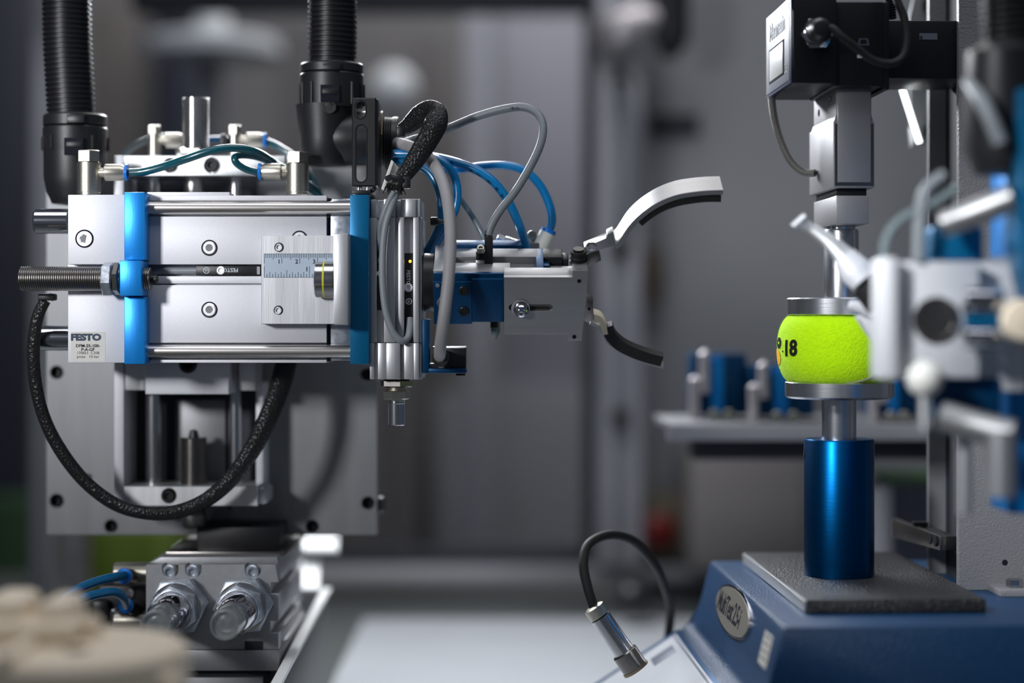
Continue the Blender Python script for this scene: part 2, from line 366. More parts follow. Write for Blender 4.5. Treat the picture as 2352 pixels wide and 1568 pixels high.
# latch lever on the post
lv = thing('latch_lever', 'black ended metal latch lever high on the aluminium post', 'lever', P(1460, 60, 880))
part('arm', M().tube([P(1400, 92, 915), P(1420, 72, 890), P(1470, 48, 880), P(1525, 40, 880)], [22, 20, 15, 12], 14), 'bgsteel', lv)
part('grip', M().tube([P(1542, -40, 880), P(1542, 30, 880), P(1540, 90, 880), P(1536, 132, 880)], [20, 20, 20, 9], 16), 'black', lv)
single('name_sign', M().pb(1492, 262, 1605, 312, 990, 6, 1), 'gasket', 'dark rectangular plate fixed to the grey rear panel', 'plate')
single('terminal_block', M().pb(1486, 570, 1520, 700, 960, 40, 3).pb(1490, 585, 1516, 640, 950, 12, 2), 'brown', 'small brown terminal block low on the grey rear panel beside the post', 'connector')
# emergency stop
es = thing('emergency_stop', 'red mushroom emergency stop button on a dull yellow box', 'stop button', P(1508, 1292, 1000))
part('box', M().pb(1448, 1138, 1566, 1290, 960, 40, 4), 'ochre', es)
part('button', M().lathe(P(1509, 1212, 960), (0, -1, 0), [(0, 0), (0, 11), (14, 11), (16, 20), (24, 20), (29, 14), (31, 0)], 28), 'red', es)
single('floor_knob', M().lathe(P(1455, 1404, 700), (0, 0, 1), [(0, 0), (0, 16), (4, 18), (22, 18), (28, 12), (29, 0)], 24), 'black', 'round black knob standing on the bed below the stop button', 'knob')
single('rear_cabinet', M().pb(1590, 1030, 1850, 1310, 820, 160, 4), 'panelw', 'plain grey cabinet behind the blue cylinder of the test stand', 'cabinet')
single('rounded_bollard', M().pb(2003, 1112, 2052, 1300, 420, 25, 6), 'profile', 'pale rounded upright between blue cylinder and test stand column', 'post')
gp = thing('rear_housing', 'blue grey housing with a green top edge behind the test stand column', 'housing', P(2100, 1300, 560))
part('body', M().pb(2040, 1112, 2330, 1310, 560, 80, 3), MT['navy'], gp)
part('top_edge', M().pb(2040, 1092, 2330, 1112, 560, 80, 2), 'dgreen', gp)

# shelf of blue clamping blocks, behind the ball
ys = 290
sh = thing('block_shelf', 'narrow pale shelf carrying blue blocks behind the tennis ball', 'shelf', P(1830, 1010, ys + 40))
part('board', M().box(X(1520, ys), X(2200, ys), ys - 30, ys + 75, Z(986, ys - 30), Z(968, ys - 30), 1), 'alu_plate', sh)
part('front_rail', M().box(X(1525, ys), X(2200, ys), ys - 36, ys - 30, Z(1010, ys - 30), Z(972, ys - 30), 1), 'profile', sh)
part('bracket', M().box(X(1600, ys), X(2200, ys), ys + 20, ys + 80, Z(1060, ys), Z(990, ys - 30), 1), 'gasket', sh)
part('bracket_rear', M().box(X(1700, ys), X(2150, ys), ys + 80, 700, Z(1060, ys), Z(1005, ys), 1), 'gasket', sh)
ztop = Z(968, ys - 30)
def block(px0, px1, ptop, yb, label):
    b = thing('clamping_block', label, 'block', Vector((X((px0 + px1) / 2, yb), yb, ztop)), 'blue blocks on the shelf')
    x0, x1 = X(px0, yb), X(px1, yb); zt = Z(ptop, yb)
    part('body', M().box(x0 + 6, x1, yb, yb + 40, ztop + 3, zt, 1.2), 'blue3', b)
    part('rib', M().box(x0 + (x1 - x0) * .42, x0 + (x1 - x0) * .62, yb - 7, yb, ztop + 3, zt - 2, 1), 'blue', b)
    part('dowel_pin', M().lathe((x0 + 7, yb - 9, ztop), (0, 0, 1), [(0, 0), (0, 4.2), ((zt - ztop) * .62, 4.2), ((zt - ztop) * .62 + 3, 0)], 16), 'bgsteel', b)
    part('dowel_pin', M().lathe((x0 + 15, yb - 5, ztop + (zt - ztop) * .4), (0, 0, 1), [(0, 0), (0, 4.2), ((zt - ztop) * .6, 4.2), ((zt - ztop) * .6 + 4, 0)], 16), 'bgsteel', b)
    part('foot_screw', M().screw((x0 + (x1 - x0) * .45, yb - 10, ztop + 3), 4.5, 3), 'nickel', b)
    part('foot_screw', M().screw((x0 + (x1 - x0) * .68, yb - 10, ztop + 3), 4.5, 3), 'nickel', b)
block(1572, 1715, 812, ys + 10, 'blue clamping block at the left end of the shelf, fully visible')
block(1706, 1870, 838, ys - 10, 'blue clamping block second from the left, partly behind the tennis ball')
block(1980, 2112, 862, ys - 10, 'blue clamping block at the right of the lower platen')

# far hall seen through the window
def slab(name, px0, py0, px1, py1, y, th, m, label, cat, base=None):
    return single(name, M().box(X(px0, y), X(px1, y), y, y + th, Z(py0, y), base if base is not None else (-1250 if py1 > 1100 or name == 'machine_cabinet' else Z(py1, y)), 4), m, label, cat)
slab('machine_cabinet', 200, 20, 348, 1260, 2050, 120, 'panelw', 'brown grey cabinet far behind the left conduit', 'cabinet')
slab('steel_column', 350, -60, 442, 1300, 1900, 80, 'navy', 'dark navy column far behind the threaded stud', 'column')
slab('machine_cabinet', 640, 60, 960, 1330, 2150, 120, 'panelw', 'brown grey cabinet far behind the upright conduit', 'cabinet')
slab('machine_cabinet', 965, 82, 1056, 560, 2300, 100, 'panelw', 'short dark cabinet far behind the braided loop', 'cabinet')
slab('steel_column', 1064, -60, 1130, 1330, 1900, 60, 'profile', 'pale upright column far behind the grey cable loop', 'column')
slab('wall_panel', 1140, 36, 1352, 900, 2200, 60, 'panell', 'lilac grey panel far behind the gripper', 'panel')
slab('machine_cabinet', 1000, 900, 1352, 1330, 2150, 80, 'panelg', 'low grey cabinet far behind the gap between the two stations', 'cabinet')
slab('side_upright', 62, -100, 106, 1480, 520, 30, 'paneld', 'blurred pale upright left of the mounting plate', 'post', -311)
slab('side_upright', 148, 1200, 178, 1480, 700, 20, 'paneld', 'short blurred upright below the left corner of the mounting plate', 'post', -311)
slab('side_cabinet', -260, -200, 50, 1500, 1500, 100, 'navy', 'dark navy cabinet at the far left edge', 'cabinet')
slab('crate', -60, 1150, 62, 1262, 1300, 120, 'dgreen', 'dark green crate low at the left edge', 'crate')
slab('crate', 205, 1215, 395, 1302, 760, 160, 'green', 'lime green crate below the mounting plate', 'crate', -311)
yb = 1500
k = thing('turntable_fixture', 'blurred bright turntable with ball knob far behind the threaded stud', 'turntable', P(487, 250, yb))
part('knob', M().lathe(P(488, 92, yb), (0, 0, 1), [(0, 0)] + [(24 - 24 * math.cos(a), 24 * math.sin(a)) for a in [i * math.pi / 12 for i in range(1, 12)]] + [(48, 0)], 24), 'white_and_glint', k)  # highlight on the polished ball put into its white colour
part('disc', M().lathe(P(490, 132, yb), (0, 0, 1), [(0, 0), (0, 90), (4, 96), (22, 96), (26, 90), (28, 0)], 48), 'white_and_glint', k)  # white colour stands in for highlights on the polished disc
part('stem', M().cyl(P(486, 420, yb), P(486, 132, yb), 15, n=24), 'panelg', k)
part('base', M().box(X(420, yb), X(552, yb), yb - 40, yb + 40, -1250, Z(420, yb), 3), 'gasket', k)
g = thing('globe_fixture', 'blurred pale ball on a stalk behind the upright conduit', 'knob', P(903, 420, yb))
part('globe', M().lathe(P(903, 262, yb), (0, 0, 1), [(0, 0)] + [(34 - 34 * math.cos(a), 34 * math.sin(a)) for a in [i * math.pi / 12 for i in range(1, 12)]] + [(68, 0)], 24), 'white_and_glint', g)
part('stalk', M().cyl(Vector((X(903, yb), yb, -1250)), P(903, 256, yb), 9, n=16), 'panelw', g)
# ------------------------------------------------------------------ left station: horizontal guided drive
dr = thing('guided_drive', 'silver guided air cylinder with blue end yokes, largest unit of the left station', 'air cylinder', P(480, 833, 22))
# body: long extrusion, its front cut by rod grooves and the sensor slot
bx0, bx1 = X(156), X(750)
b = M()
for (p0, p1, yf) in ((449, 461, 0), (461, 497, 6), (497, 607, 0), (607, 634, 9), (634, 651, 0), (651, 654.5, 3), (654.5, 787, 0), (787, 826, 6), (826, 833, 0)):
    b.box(X(333), bx1, yf, 46, Z(p0), Z(p1), 0.25)
part('body', b, 'alu', dr)
part('end_block', M().pb(156, 447, 289, 607, 0, 46, 0.4).pb(156, 607, 289, 672, 14, 32, 0.2).pb(156, 672, 289, 833, 0, 46, 0.4), 'alu', dr)
part('top_rail', M().pb(338, 441, 527, 450, 3, 20, 0.2), 'alu', dr)
part('seal_strip', M().pb(750, 455, 760, 830, 4, 38, 0.2), 'black', dr)
part('end_plate', M().pb(759.5, 460, 806, 828, 3, 40, 0.3), 'zinc', dr)
part('end_plate', M().pb(762, 457, 806, 462, -1, 10, 0.2), 'zinc', dr)
# blue yokes
part('rear_yoke', M().pb(285, 441, 333, 597, -14, 62, 0.5).pb(285, 681, 333, 836, -14, 62, 0.5).pb(289, 590, 329, 690, -2, 48, 0.3), 'blue', dr)
part('front_yoke', M().pb(804, 447, 847, 836, -13, 62, 0.5), 'blue2', dr)
for cz in (477.5, 806):
    part('tie_rod', M().cyl(P(330, cz, -2), P(806, cz, -2), S(14.5), n=32), 'rod', dr)
for cz, x0 in ((508, 80), (776, 91)):
    part('guide_rod', M().lathe(P(x0, cz, 26), (1, 0, 0), [(0, 0), (0, S(24)), (S(5), S(29.5)), (S(80), S(29.5)), (S(80), 0)], 32), 'chrome', dr)
for (cx, cy, R) in ((194, 548, 21), (481, 569, 18.5), (481, 711, 18.5), (688, 548, 18.5)):
    c = P(cx, cy, -0.02)
    o = part('bolt', M().lathe(c, (0, -1, 0), [(0, 0), (0, S(R)), (0.25, S(R)), (0.25, S(R) * .88), (0.05, S(R) * .86), (0.05, 0)], 32), 'ink', dr)
    part('bolt_head', M().screw(P(cx, cy, -0.05), S(R) * .84, 0.9) if R < 20 else M().lathe(c, (0, -1, 0), [(0.05, 0), (0.05, S(R) * .84), (0.6, S(R) * .82), (0.6, S(R) * .52), (0.1, S(R) * .48), (0.1, 0)], 32), 'bolt', o)
    part('hex_socket', M().cyl(P(cx, cy, 0), P(cx, cy, -0.35), S(R) * .5, n=6), 'module', o)
# top fittings
def fitting(parent, px, ptop, phex, pbase, y, r, side, parm, alen, prefix='push_in_fitting'):
    """banjo fitting: hex cap, barrel, side arm with blue release collar. side +1 arm to the right"""
    q = P(px, pbase, y)
    o = part(prefix, M().lathe(q, (0, 0, 1), [(0, 0), (0, S(r * .94, y)), (S(5, y), S(r * .94, y)), (S(6, y), S(r, y)), (S(pbase - phex, y), S(r, y)), (S(pbase - phex, y), 0)], 32), 'nickel', parent)
    part('hex_cap', M().nut(P(px, phex, y), P(px, ptop, y), S(r, y)), 'nickel', o)
    a = P(px + side * r * .8, parm, y); d = (side, 0, 0)
    L = S(alen, y)
    part('arm', M().lathe(a, d, [(0, 0), (0, S(11, y)), (L * .22, S(11, y)), (L * .27, S(19, y)), (L * .85, S(19, y)), (L * .97, S(15, y)), (L, S(15, y)), (L, 0)], 28), 'nickel', o)
    part('release_collar', M().lathe(a + Vector((side * L, 0, 0)), d, [(0, 0), (0, S(19, y)), (S(6, y), S(19, y)), (S(6, y), 0)], 24), 'collar', o)
fitting(dr, 204, 345, 374, 448, 20, 27, 1, 396, 62)
fitting(dr, 683, 349, 376, 447, 20, 26.5, -1, 394, 62)
# maker's label
lb = part('label', M().pb(163, 762, 242, 830, -0.12, 0.12, 0), 'label', dr)
part('lettering', M().text('FESTO', S(20), P(162.5, 781, -0.14), (1, 0, 0), (0, 0, 1), 0.34, spacing=1.0, sx=1.22), 'inkblue', lb)
for tx, py, sz, bd in (('DFM-25-100-', 797, 9.6, .07), ('P-A-GF', 805.5, 9.6, .07), ('170853  C308', 813, 8.6, 0), ('pmax   10 bar', 821.5, 8.6, 0)):
    part('lettering', M().text(tx, S(sz), P(202, py, -0.14), (1, 0, 0), (0, 0, 1), bd, 'CENTER', sx=1.06), 'ink', lb)

# stop screw (threaded shock absorber) in its blue block
sa = thing('shock_absorber', 'long threaded shock absorber clamped in a blue block across the drive', 'shock absorber', P(200, 668, -10))
part('threaded_barrel', M().thread(P(48, 640, -10), P(280, 640, -10), S(28)), 'dsteel', sa)
part('end_cap', M().cyl(P(44, 640, -10), P(49, 640, -10), S(22), S(26)), 'dsteel', sa)
part('lock_nut', M().nut(P(236, 640, -10), P(261, 640, -10), S(39), math.pi / 6), 'zinc', sa)
part('lock_nut', M().nut(P(261, 640, -10), P(277, 640, -10), S(38), 0), 'dsteel', sa)
part('clamp_block', M().pb(275, 598, 324, 679, -22, 24, 0.4), 'blue', sa)
part('threaded_end', M().thread(P(322, 640, -10), P(347, 640, -10), S(26), 1.3, 0.5), 'dsteel', sa)
part('plunger', M().lathe(P(346, 641, -10), (1, 0, 0), [(0, 0), (0, S(10)), (S(14), S(10)), (S(17), S(7)), (S(17), 0)], 20), 'black', sa)

# sensor in the drive's slot
def sensor(label, c0, c1, half, y, led=None, words=None, flip=1):
    """slot sensor lying from c0 to c1 (pixels), half-height in px"""
    a = P(*c0, y); e = P(*c1, y); d = (e - a); L = d.length; d.normalize()
    up = Vector((0, -1, 0)).cross(d); h = S(half)
    o = thing('slot_sensor', label, 'sensor', a, 'black slot sensors')
    m = M()
    m.prism([a + up * h, a + d * L + up * h, a + d * L - up * h, a - up * h], (0, 5, 0), 0.3)
    part('body', m, 'black', o)
    return o, a, d, up, L
o, a, d, up, L = sensor('black slot sensor lying in the long slot of the drive', (450, 621), (597, 621), 10.5, 0.5)
part('screw', M().screw(P(507, 621, 0.4), S(10), 0.7), 'bolt', o)
part('lettering', M().text('FESTO', S(12.5), P(547, 616, 0.38), (-1, 0, 0), (0, 0, -1), 0.05), 'inkw', o)
part('approval_mark', M().lathe(P(474, 621, 0.4), (0, -1, 0), [(0, S(5.8)), (0.06, S(5.8)), (0.06, S(7.2)), (0, S(7.2))], 24).text('UL', S(7), P(478, 618.5, 0.38), (-1, 0, 0), (0, 0, -1), 0.03), 'inkw', o)
part('end_window', M().pb(590, 612, 597, 630, -0.1, 1, 0), 'panelg', o)
single('sensor_cable', M().tube([P(340, 630, 6), P(362, 623, 5), P(400, 621.5, 4), P(452, 621.5, 3)], S(8), 12), 'cable', 'short grey cable lying in the drive slot', 'cable')

# ruler bracket
rb = thing('ruler_bracket', 'brushed aluminium stop bracket carrying a pale blue ruler', 'bracket', P(700, 744, -12))
part('plate', M().plate(rect(600, 541, 772, 744, -12), [circ(641, 568, 10.5, -12), circ(639.5, 712.5, 10.5, -12)], -12, 12, 0.25), 'alu_b', rb)
part('flange', M().pb(766, 535, 800, 746, -30, 30, 0.8), 'alu_b', rb)
for cx, cy in ((641, 568), (639.5, 712.5)): part('screw', M().screw(P(cx, cy, -7), S(9), 4), 'bolt', rb)
ru = part('ruler', M().pb(606, 582.5, 764, 637, -12.15, 0.15, 0), 'ruler', rb)
t = M()
yr = -12.18
def tick(px, p0, p1, wd=1.1): t.pb(px - wd / 2, p0, px + wd / 2, p1, yr, 0.04, 0)
for i in range(40):
    L_ = 22 if i % 10 == 0 else (13 if i % 5 == 0 else 9)
    if 606 + i * 4.08 < 764: tick(606.8 + i * 4.08, 583, 583 + L_)
for i in range(20):
    L_ = 26 if i % 16 == 0 else (17 if i % 8 == 0 else (12 if i % 2 == 0 else 8))
    tick(606.8 + i * 6.5, 637 - L_, 637)
t.pb(606, 582.3, 764, 583, yr, 0.04, 0).pb(606, 636.3, 764, 637, yr, 0.04, 0)
part('scale_marks', t, 'ink', ru, kind='stuff')
part('numerals', M().text('1', S(13.5), P(637.5, 605, yr), (1, 0, 0), (0, 0, 1), 0.06).text('2', S(13.5), P(678, 605, yr), (1, 0, 0), (0, 0, 1), 0.06)
     .text('3', S(13.5), P(718, 605, yr), (1, 0, 0), (0, 0, 1), 0.06).text('1', S(15), P(701, 623, yr), (1, 0, 0), (0, 0, 1), 0.06), 'ink', ru)
ybar = -19
o = part('barrel', M().lathe(P(724.5, 642, ybar), (1, 0, 0), [(0, 0), (0, S(39, ybar)), (0.5, S(41, ybar)), (S(19, ybar), S(41, ybar)), (S(19, ybar), S(40, ybar)), (S(23, ybar), S(40, ybar)), (S(23, ybar), S(42, ybar)), (S(44, ybar), S(42, ybar)), (S(44, ybar), 0)], 48), 'steel', rb)
part('yellow_ring', M().lathe(P(743.5, 642, ybar), (1, 0, 0), [(0, S(39, ybar)), (0, S(41.6, ybar)), (S(3.6, ybar), S(41.6, ybar)), (S(3.6, ybar), S(39, ybar))], 48), 'yellow', o)

# ------------------------------------------------------------------ upright cylinder module at the drive's nose
sw = thing('upright_cylinder', 'silver ribbed upright air cylinder behind the looping grey cables', 'air cylinder', P(910, 870, 15))
def ribbed(p0, p1, prof):
    m = M()
    for (a_, b_, yf) in prof: m.box(X(a_), X(b_), yf, 40, Z(p0), Z(p1), 0.35)
    return m
PR = [(851, 866, -4), (866, 884, 5), (884, 910, -9), (910, 917, -4), (917, 930, -9), (930, 951, 3), (951, 964, -9), (964, 970, -6)]
part('spacer_plate', M().pb(845, 447, 858, 800, 0, 40, 0.3), 'blackm', sw)
part('barrel', ribbed(500.6, 786, PR), 'alu_b', sw)
part('end_cap', ribbed(459, 500, [(853, 866, -4), (866, 884, 3), (884, 910, -9), (910, 922, 0), (922, 934, -7), (934, 957, -10), (957, 967, -8)]), 'alu_b', sw)
part('end_cap', ribbed(787, 870, [(851, 861, -6), (861, 870, 0), (870, 890, -8), (890, 921, -9), (921, 930, 1), (930, 952, -9), (952, 964, -9), (964, 970, -5)]), 'alu_b', sw)
part('hex_collar', M().nut(P(911, 871, 8), P(911, 889, 8), S(39)), 'dsteel', sw)
part('thread', M().thread(P(911, 887, 8), P(911, 898, 8), S(25)), 'nickel', sw)
part('lock_nut', M().nut(P(911, 896, 8), P(911, 917, 8), S(31), math.pi / 6), 'nickel', sw)
part('stud', M().thread(P(911, 917, 8), P(911, 928, 8), S(20.5)).lathe(P(911, 927, 8), (0, 0, -1), [(0, 0), (0, S(19.5)), (S(48), S(19.5)), (S(50), S(18)), (S(50), 0)], 32), 'steel', sw)
o, *_ = sensor('black slot sensor with lit amber lamp on the upright cylinder', (940, 581), (940, 733), 10.5, -3)
part('lamp', M().lathe(P(942, 600, -3), (0, -1, 0), [(0, S(3.4)), (0.3, S(2.6)), (0.4, 0)], 12), 'led', o)
part('screw', M().screw(P(938, 660.5, -3.05), S(10), 0.7), 'bolt', o)
part('lettering', M().text('FESTO', S(12), P(934, 620, -3.1), (0, 0, -1), (1, 0, 0), 0.05), 'inkw', o)
part('approval_mark', M().lathe(P(939, 692, -3.05), (0, -1, 0), [(0, S(5.8)), (0.06, S(5.8)), (0.06, S(7.2)), (0, S(7.2))], 24).text('UL', S(7), P(936.5, 688, -3.1), (0, 0, -1), (1, 0, 0), 0.03), 'inkw', o)
o, *_ = sensor('black slot sensor half hidden behind a cable, left slot of the upright cylinder', (875, 571), (875, 712), 8, -1)
part('screw', M().screw(P(873, 628, -1.05), S(7), 0.7), 'bolt', o)
part('approval_mark', M().lathe(P(875, 598, -1.05), (0, -1, 0), [(0, S(5)), (0.06, S(5)), (0.06, S(6.4)), (0, S(6.4))], 24), 'inkw', o)
for p0, p1, px in ((741, 764, 932), (741, 764, 946), (533, 556, 870)):
    single('slot_clip', M().pb(px - 3.5, p0, px + 3.5, p1, -5, 6, 0.3), 'black',
           {932: 'small black clip left of the sensor cable low on the upright cylinder', 946: 'small black clip right of the sensor cable low on the upright cylinder', 870: 'small black clip above the half hidden slot sensor'}[px], 'clip')

# ------------------------------------------------------------------ conduits and their connectors
def conduit(label, pts, r, conn):
    o = thing('corrugated_conduit', label, 'conduit', conn['base'], 'black corrugated conduits')
    pts = [Vector(p) for p in pts]
    # rings along the path
    m = M(); path = []
    n = len(pts)
    for i in range(n - 1):
        a_ = pts[max(i - 1, 0)]; b_ = pts[i]; c_ = pts[i + 1]; d_ = pts[min(i + 2, n - 1)]
        for k_ in range(40):
            t_ = k_ / 40
            path.append(0.5 * (2 * b_ + (c_ - a_) * t_ + (2 * a_ - 5 * b_ + 4 * c_ - d_) * t_ * t_ + (3 * b_ - a_ - 3 * c_ + d_) * t_ ** 3))
    path.append(pts[-1])
    # resample
    seg = [0]
    for a_, b_ in zip(path, path[1:]): seg.append(seg[-1] + (b_ - a_).length)
    def at(s_):
        for i in range(1, len(seg)):
            if seg[i] >= s_:
                f = (s_ - seg[i - 1]) / max(1e-6, seg[i] - seg[i - 1]); return path[i - 1].lerp(path[i], f)
        return path[-1]
    pitch = S(11.6, 45); N = int(seg[-1] / pitch); C, R = [], []
    for i in range(N):
        for f, rr in ((0.0, .925), (0.22, .925), (0.32, 1.0), (0.72, 1.0), (0.85, .925)):
            C.append(at((i + f) * pitch)); R.append(r * rr)
    rings = []; nn = 40
    u = Vector((0, 1, 0))
    for i, (c_, rr) in enumerate(zip(C, R)):
        t_ = (C[min(i + 1, len(C) - 1)] - C[max(i - 1, 0)]).normalized(); u = (u - t_ * u.dot(t_)).normalized(); w_ = t_.cross(u)
        rings.append([m.bm.verts.new(c_ + (u * math.cos(2 * math.pi * q / nn) + w_ * math.sin(2 * math.pi * q / nn)) * rr) for q in range(nn)])
    for A, B in zip(rings, rings[1:]):
        for i in range(nn): m._face([A[i], A[(i + 1) % nn], B[(i + 1) % nn], B[i]])
    part('hose', m, 'conduit', o, smooth=25)
    return o
def connector(o, cx, y, ptop, pring, pmid, pbot, r):
    q = lambda py: P(cx, py, y)
    R = S(r, y)
    part('collar_ring', M().lathe(q(pring), (0, 0, 1), [(0, 0), (0, R * .99), (S(pring - ptop - 4, y), R * .99), (S(pring - ptop, y), R * .93), (S(pring - ptop, y), 0)], 48), 'black', o)
    part('ring_notch', M().pb(cx - 20, ptop - 1, cx + 20, pring - 8, y - R * 1.02, 4, 0.3), 'blackm', o)
    part('body', M().lathe(q(pmid), (0, 0, 1), [(0, 0), (0, R * .97), (S(pmid - pring - 30, y), R), (S(pmid - pring - 6, y), R), (S(pmid - pring - 2, y), R * .96), (S(pmid - pring - 2, y), 0)], 48), 'black', o)
    for k_ in range(14):
        a_ = k_ / 14 * 2 * math.pi + 0.11
        if abs(math.sin(a_) + 1) < 0.12: continue
        c_ = q(pmid) + Vector((math.cos(a_) * R, math.sin(a_) * R, 0))
        part('grip_rib', M().tube([c_ + Vector((0, 0, S(6, y))), c_ + Vector((0, 0, S(pmid - pring - 26, y)))], S(4, y), 8, 2), 'black', o)
    wdw = part('latch_window', M().pb(cx - 26, pring + 26, cx + 18, pring + 66, y - R * 1.01, 4, 0.3), 'ink', o)
    part('latch_tongue', M().pb(cx - 22, pring + 34, cx + 15, pring + 48, y - R * 1.03, 3, 0.5), 'conduit', wdw)
o = conduit('upright black corrugated conduit with elbow connector above the drive', [P(763, 150, 45), P(764, 60, 45), P(763, -60, 45), P(760, -260, 50), P(740, -560, 80)], S(56, 45), {'base': P(762, 383, 45)})
connector(o, 762, 45, 147, 168, 250, 383, 73)
# elbow: short barrel turning right into the clamp
el = M()
R = S(72, 45)
el.lathe(P(750, 250, 45), (0, 0, -1), [(-2, 0), (-2, R * .98), (S(70, 45), R * .86), (S(112, 45), R * .82), (S(130, 45), R * .66), (S(134, 45), 0)], 48)
el.tube([P(742, 318, 45), P(790, 318, 45), P(880, 318, 45)], [R * .7, R * .86, R * .86], 32, 6)
part('elbow', el, 'black', o)
part('elbow_boss', M().lathe(P(757, 246, 45 - R * .96), (0, -1, 0), [(-3, S(15)), (0.5, S(15)), (0.5, S(12.5)), (0.2, S(12.5)), (0.2, S(5)), (0.5, S(5)), (0.5, 0)], 28), 'black', o)
part('lock_ring', M().nut(P(868, 312, 45), P(884, 312, 45), S(54, 45), 0.3), 'brass', o)
part('threaded_neck', M().thread(P(884, 330, 45), P(905, 330, 45), S(60, 45), 1.4, .7, 40).cyl(P(903, 330, 45), P(915, 330, 45), S(61, 45), n=40), 'black', o)
o = conduit('black corrugated conduit with connector at the far left of the station', [P(165, 280, 58), P(160, 190, 58), P(155, 90, 58), P(153, -40, 58), P(152, -260, 62), P(165, -560, 90)], S(56, 50), {'base': P(172, 470, 58)})
connector(o, 173, 58, 264, 290, 352, 470, 73)
R = S(73, 58)
part('elbow', M().lathe(P(173, 350, 58), (0, 0, -1), [(0, 0), (0, R * .98), (S(60, 58), R * .97), (S(92, 58), R * .88), (S(118, 58), R * .72), (S(124, 58), 0)], 48), 'black', o)

# black slotted clamp strap on the front yoke
cs = thing('strap_bracket', 'black bracket with two long slots beside the conduit elbow', 'bracket', P(835, 440, 12))
def slot(px, p0, p1, r, y, n=10):
    c0 = P(px, p0 + r, y); c1 = P(px, p1 - r, y); rr = S(r, y)
    return [(c0.x + rr * math.cos(math.pi * i / n), c0.z + rr * math.sin(math.pi * i / n)) for i in range(n + 1)] + [(c1.x - rr * math.cos(math.pi * i / n), c1.z - rr * math.sin(math.pi * i / n)) for i in range(n + 1)]
part('web', M().plate(rect(808, 224, 864, 428, 6), [slot(828, 232, 271, 11, 6), slot(829.5, 288, 417, 11.5, 6)], 6, 4, 0.8).pb(856, 226, 868, 428, 8, 30, 1.2), 'black', cs)
part('slot_rim', M().plate(slot(829.5, 286, 419, 13.5, 5.9), [slot(829.5, 288, 417, 11.8, 5.9)], 5.7, 1.0, 0.0), 'conduit', cs)
part('slot_rim', M().plate(slot(828, 230, 273, 13, 5.9), [slot(828, 232, 271, 11.3, 5.9)], 5.7, 1.0, 0.0), 'conduit', cs)
part('foot', M().tube([P(812, 441, 14), P(840, 441, 14), P(858, 436, 14), P(863, 420, 14)], S(5), 10).pb(808, 436, 850, 446, 6, 20, 0.5), 'black', cs)
part('bolt', M().cyl(P(825, 440, 12), P(825, 424, 12), S(7), n=20).cyl(P(845, 441, 12), P(845, 430, 12), S(7), n=20), 'chrome', cs)

# ------------------------------------------------------------------ gripper, rolled towards the camera
TH = math.radians(27)
zc = Z(648); GP = Vector((X(1000), 4, zc))
gr = thing('angle_gripper', 'silver and blue two finger gripper rolled towards the camera, left station', 'gripper', GP, None, (TH, 0, 0))
def gb(m, px0, px1, v0, v1, w0, w1, bev=0.3): return m.box(X(px0), X(px1), 4 + v0, 4 + v1, zc + w0, zc + w1, bev)
part('mount_disc', M().lathe(Vector((X(971), 4, zc)), (1, 0, 0), [(0, 0), (0, S(64)), (1, S(67)), (S(26), S(67)), (S(26), 0)], 48), 'blackm', gr)
part('adapter', gb(M(), 998, 1042, -18, 18, 6, 17, 0.8), 'alu_b', gr)
part('rear_plate', gb(M(), 1040, 1196, 16, 24, -12, 17.5, 0.4), 'blue3', gr)
# body with a channel along its top
part('body', gb(gb(gb(M(), 1038, 1236, -18, 16, -15, 11, .2), 1038, 1236, 4, 16, 11, 15.5, .3), 1038, 1172, -18, -4.5, 11, 15.5, .3), 'alu_h', gr)
bb = part('blue_bracket', gb(gb(gb(M(), 998, 1160, -20, -17, -16, 15.5, .3), 998, 1085, -22, -17, -17.5, 11, .4), 1085, 1160, -22.5, -17, -15.8, 13, .3), 'blue3', gr)
for (px, w, R) in ((1067, 5.2, 12), (1067, -8.6, 12)):
    part('recessed_screw', M().screw((X(px), -18.3, zc + w), S(R), 0.6), 'blackm', bb)
part('button_screw', M().lathe((X(1021), -18, zc - 3), (0, -1, 0), [(0, 0), (0, S(17)), (1.5, S(15)), (3.2, S(8)), (3.4, S(5)), (2.2, S(4)), (2.2, 0)], 28), 'chrome', bb)
part('small_screw', M().screw((X(1008), -18, zc + 9), S(5), 1), 'chrome', bb)
# guard plate with slot, top flange and ears
def gpt(px, w): return (X(px), zc + w)
sl = []
r_ = 2.2; zs = zc - 4.2
sl = [(X(1268) - r_ + r_ * math.cos(a_), zs + r_ * math.sin(a_)) for a_ in [math.pi / 2 - i * math.pi / 10 for i in range(11)]] + \
     [(X(1169) + r_ + r_ * math.cos(a_), zs + r_ * math.sin(a_)) for a_ in [-math.pi / 2 - i * math.pi / 10 for i in range(11)]]
outl = [gpt(1158, 16), gpt(1312, 16), gpt(1312, 20.5), gpt(1346, 20.5), gpt(1342, -6), gpt(1335, -26.5), gpt(1304, -26.5), gpt(1304, -22.2), gpt(1158, -22.2)]
gd = part('guard_plate', M().plate(outl, [sl], 4 - 26, 3, 0.15), 'guard', gr)
part('top_flange', gb(M(), 1158, 1312, -23, -12.5, 12.6, 16, .2), 'alu_h', gd)
part('ear', gb(M(), 1312, 1346, -24, -13, 12.5, 20.5, .3), 'alu_h', gd)
part('screw_hole', M().lathe((X(1327), -22.1, zc + 13.5), (0, -1, 0), [(0.0, 0), (0.0, 1.2), (0.15, 1.25), (0.15, 0.85), (0.02, 0.8), (0.02, 0)], 16), 'ink', gd)
part('screw_hole', M().lathe((X(1318), -22.1, zc - 24), (0, -1, 0), [(0.0, 0), (0.0, 1.2), (0.15, 1.25), (0.15, 0.85), (0.02, 0.8), (0.02, 0)], 16), 'ink', gd)
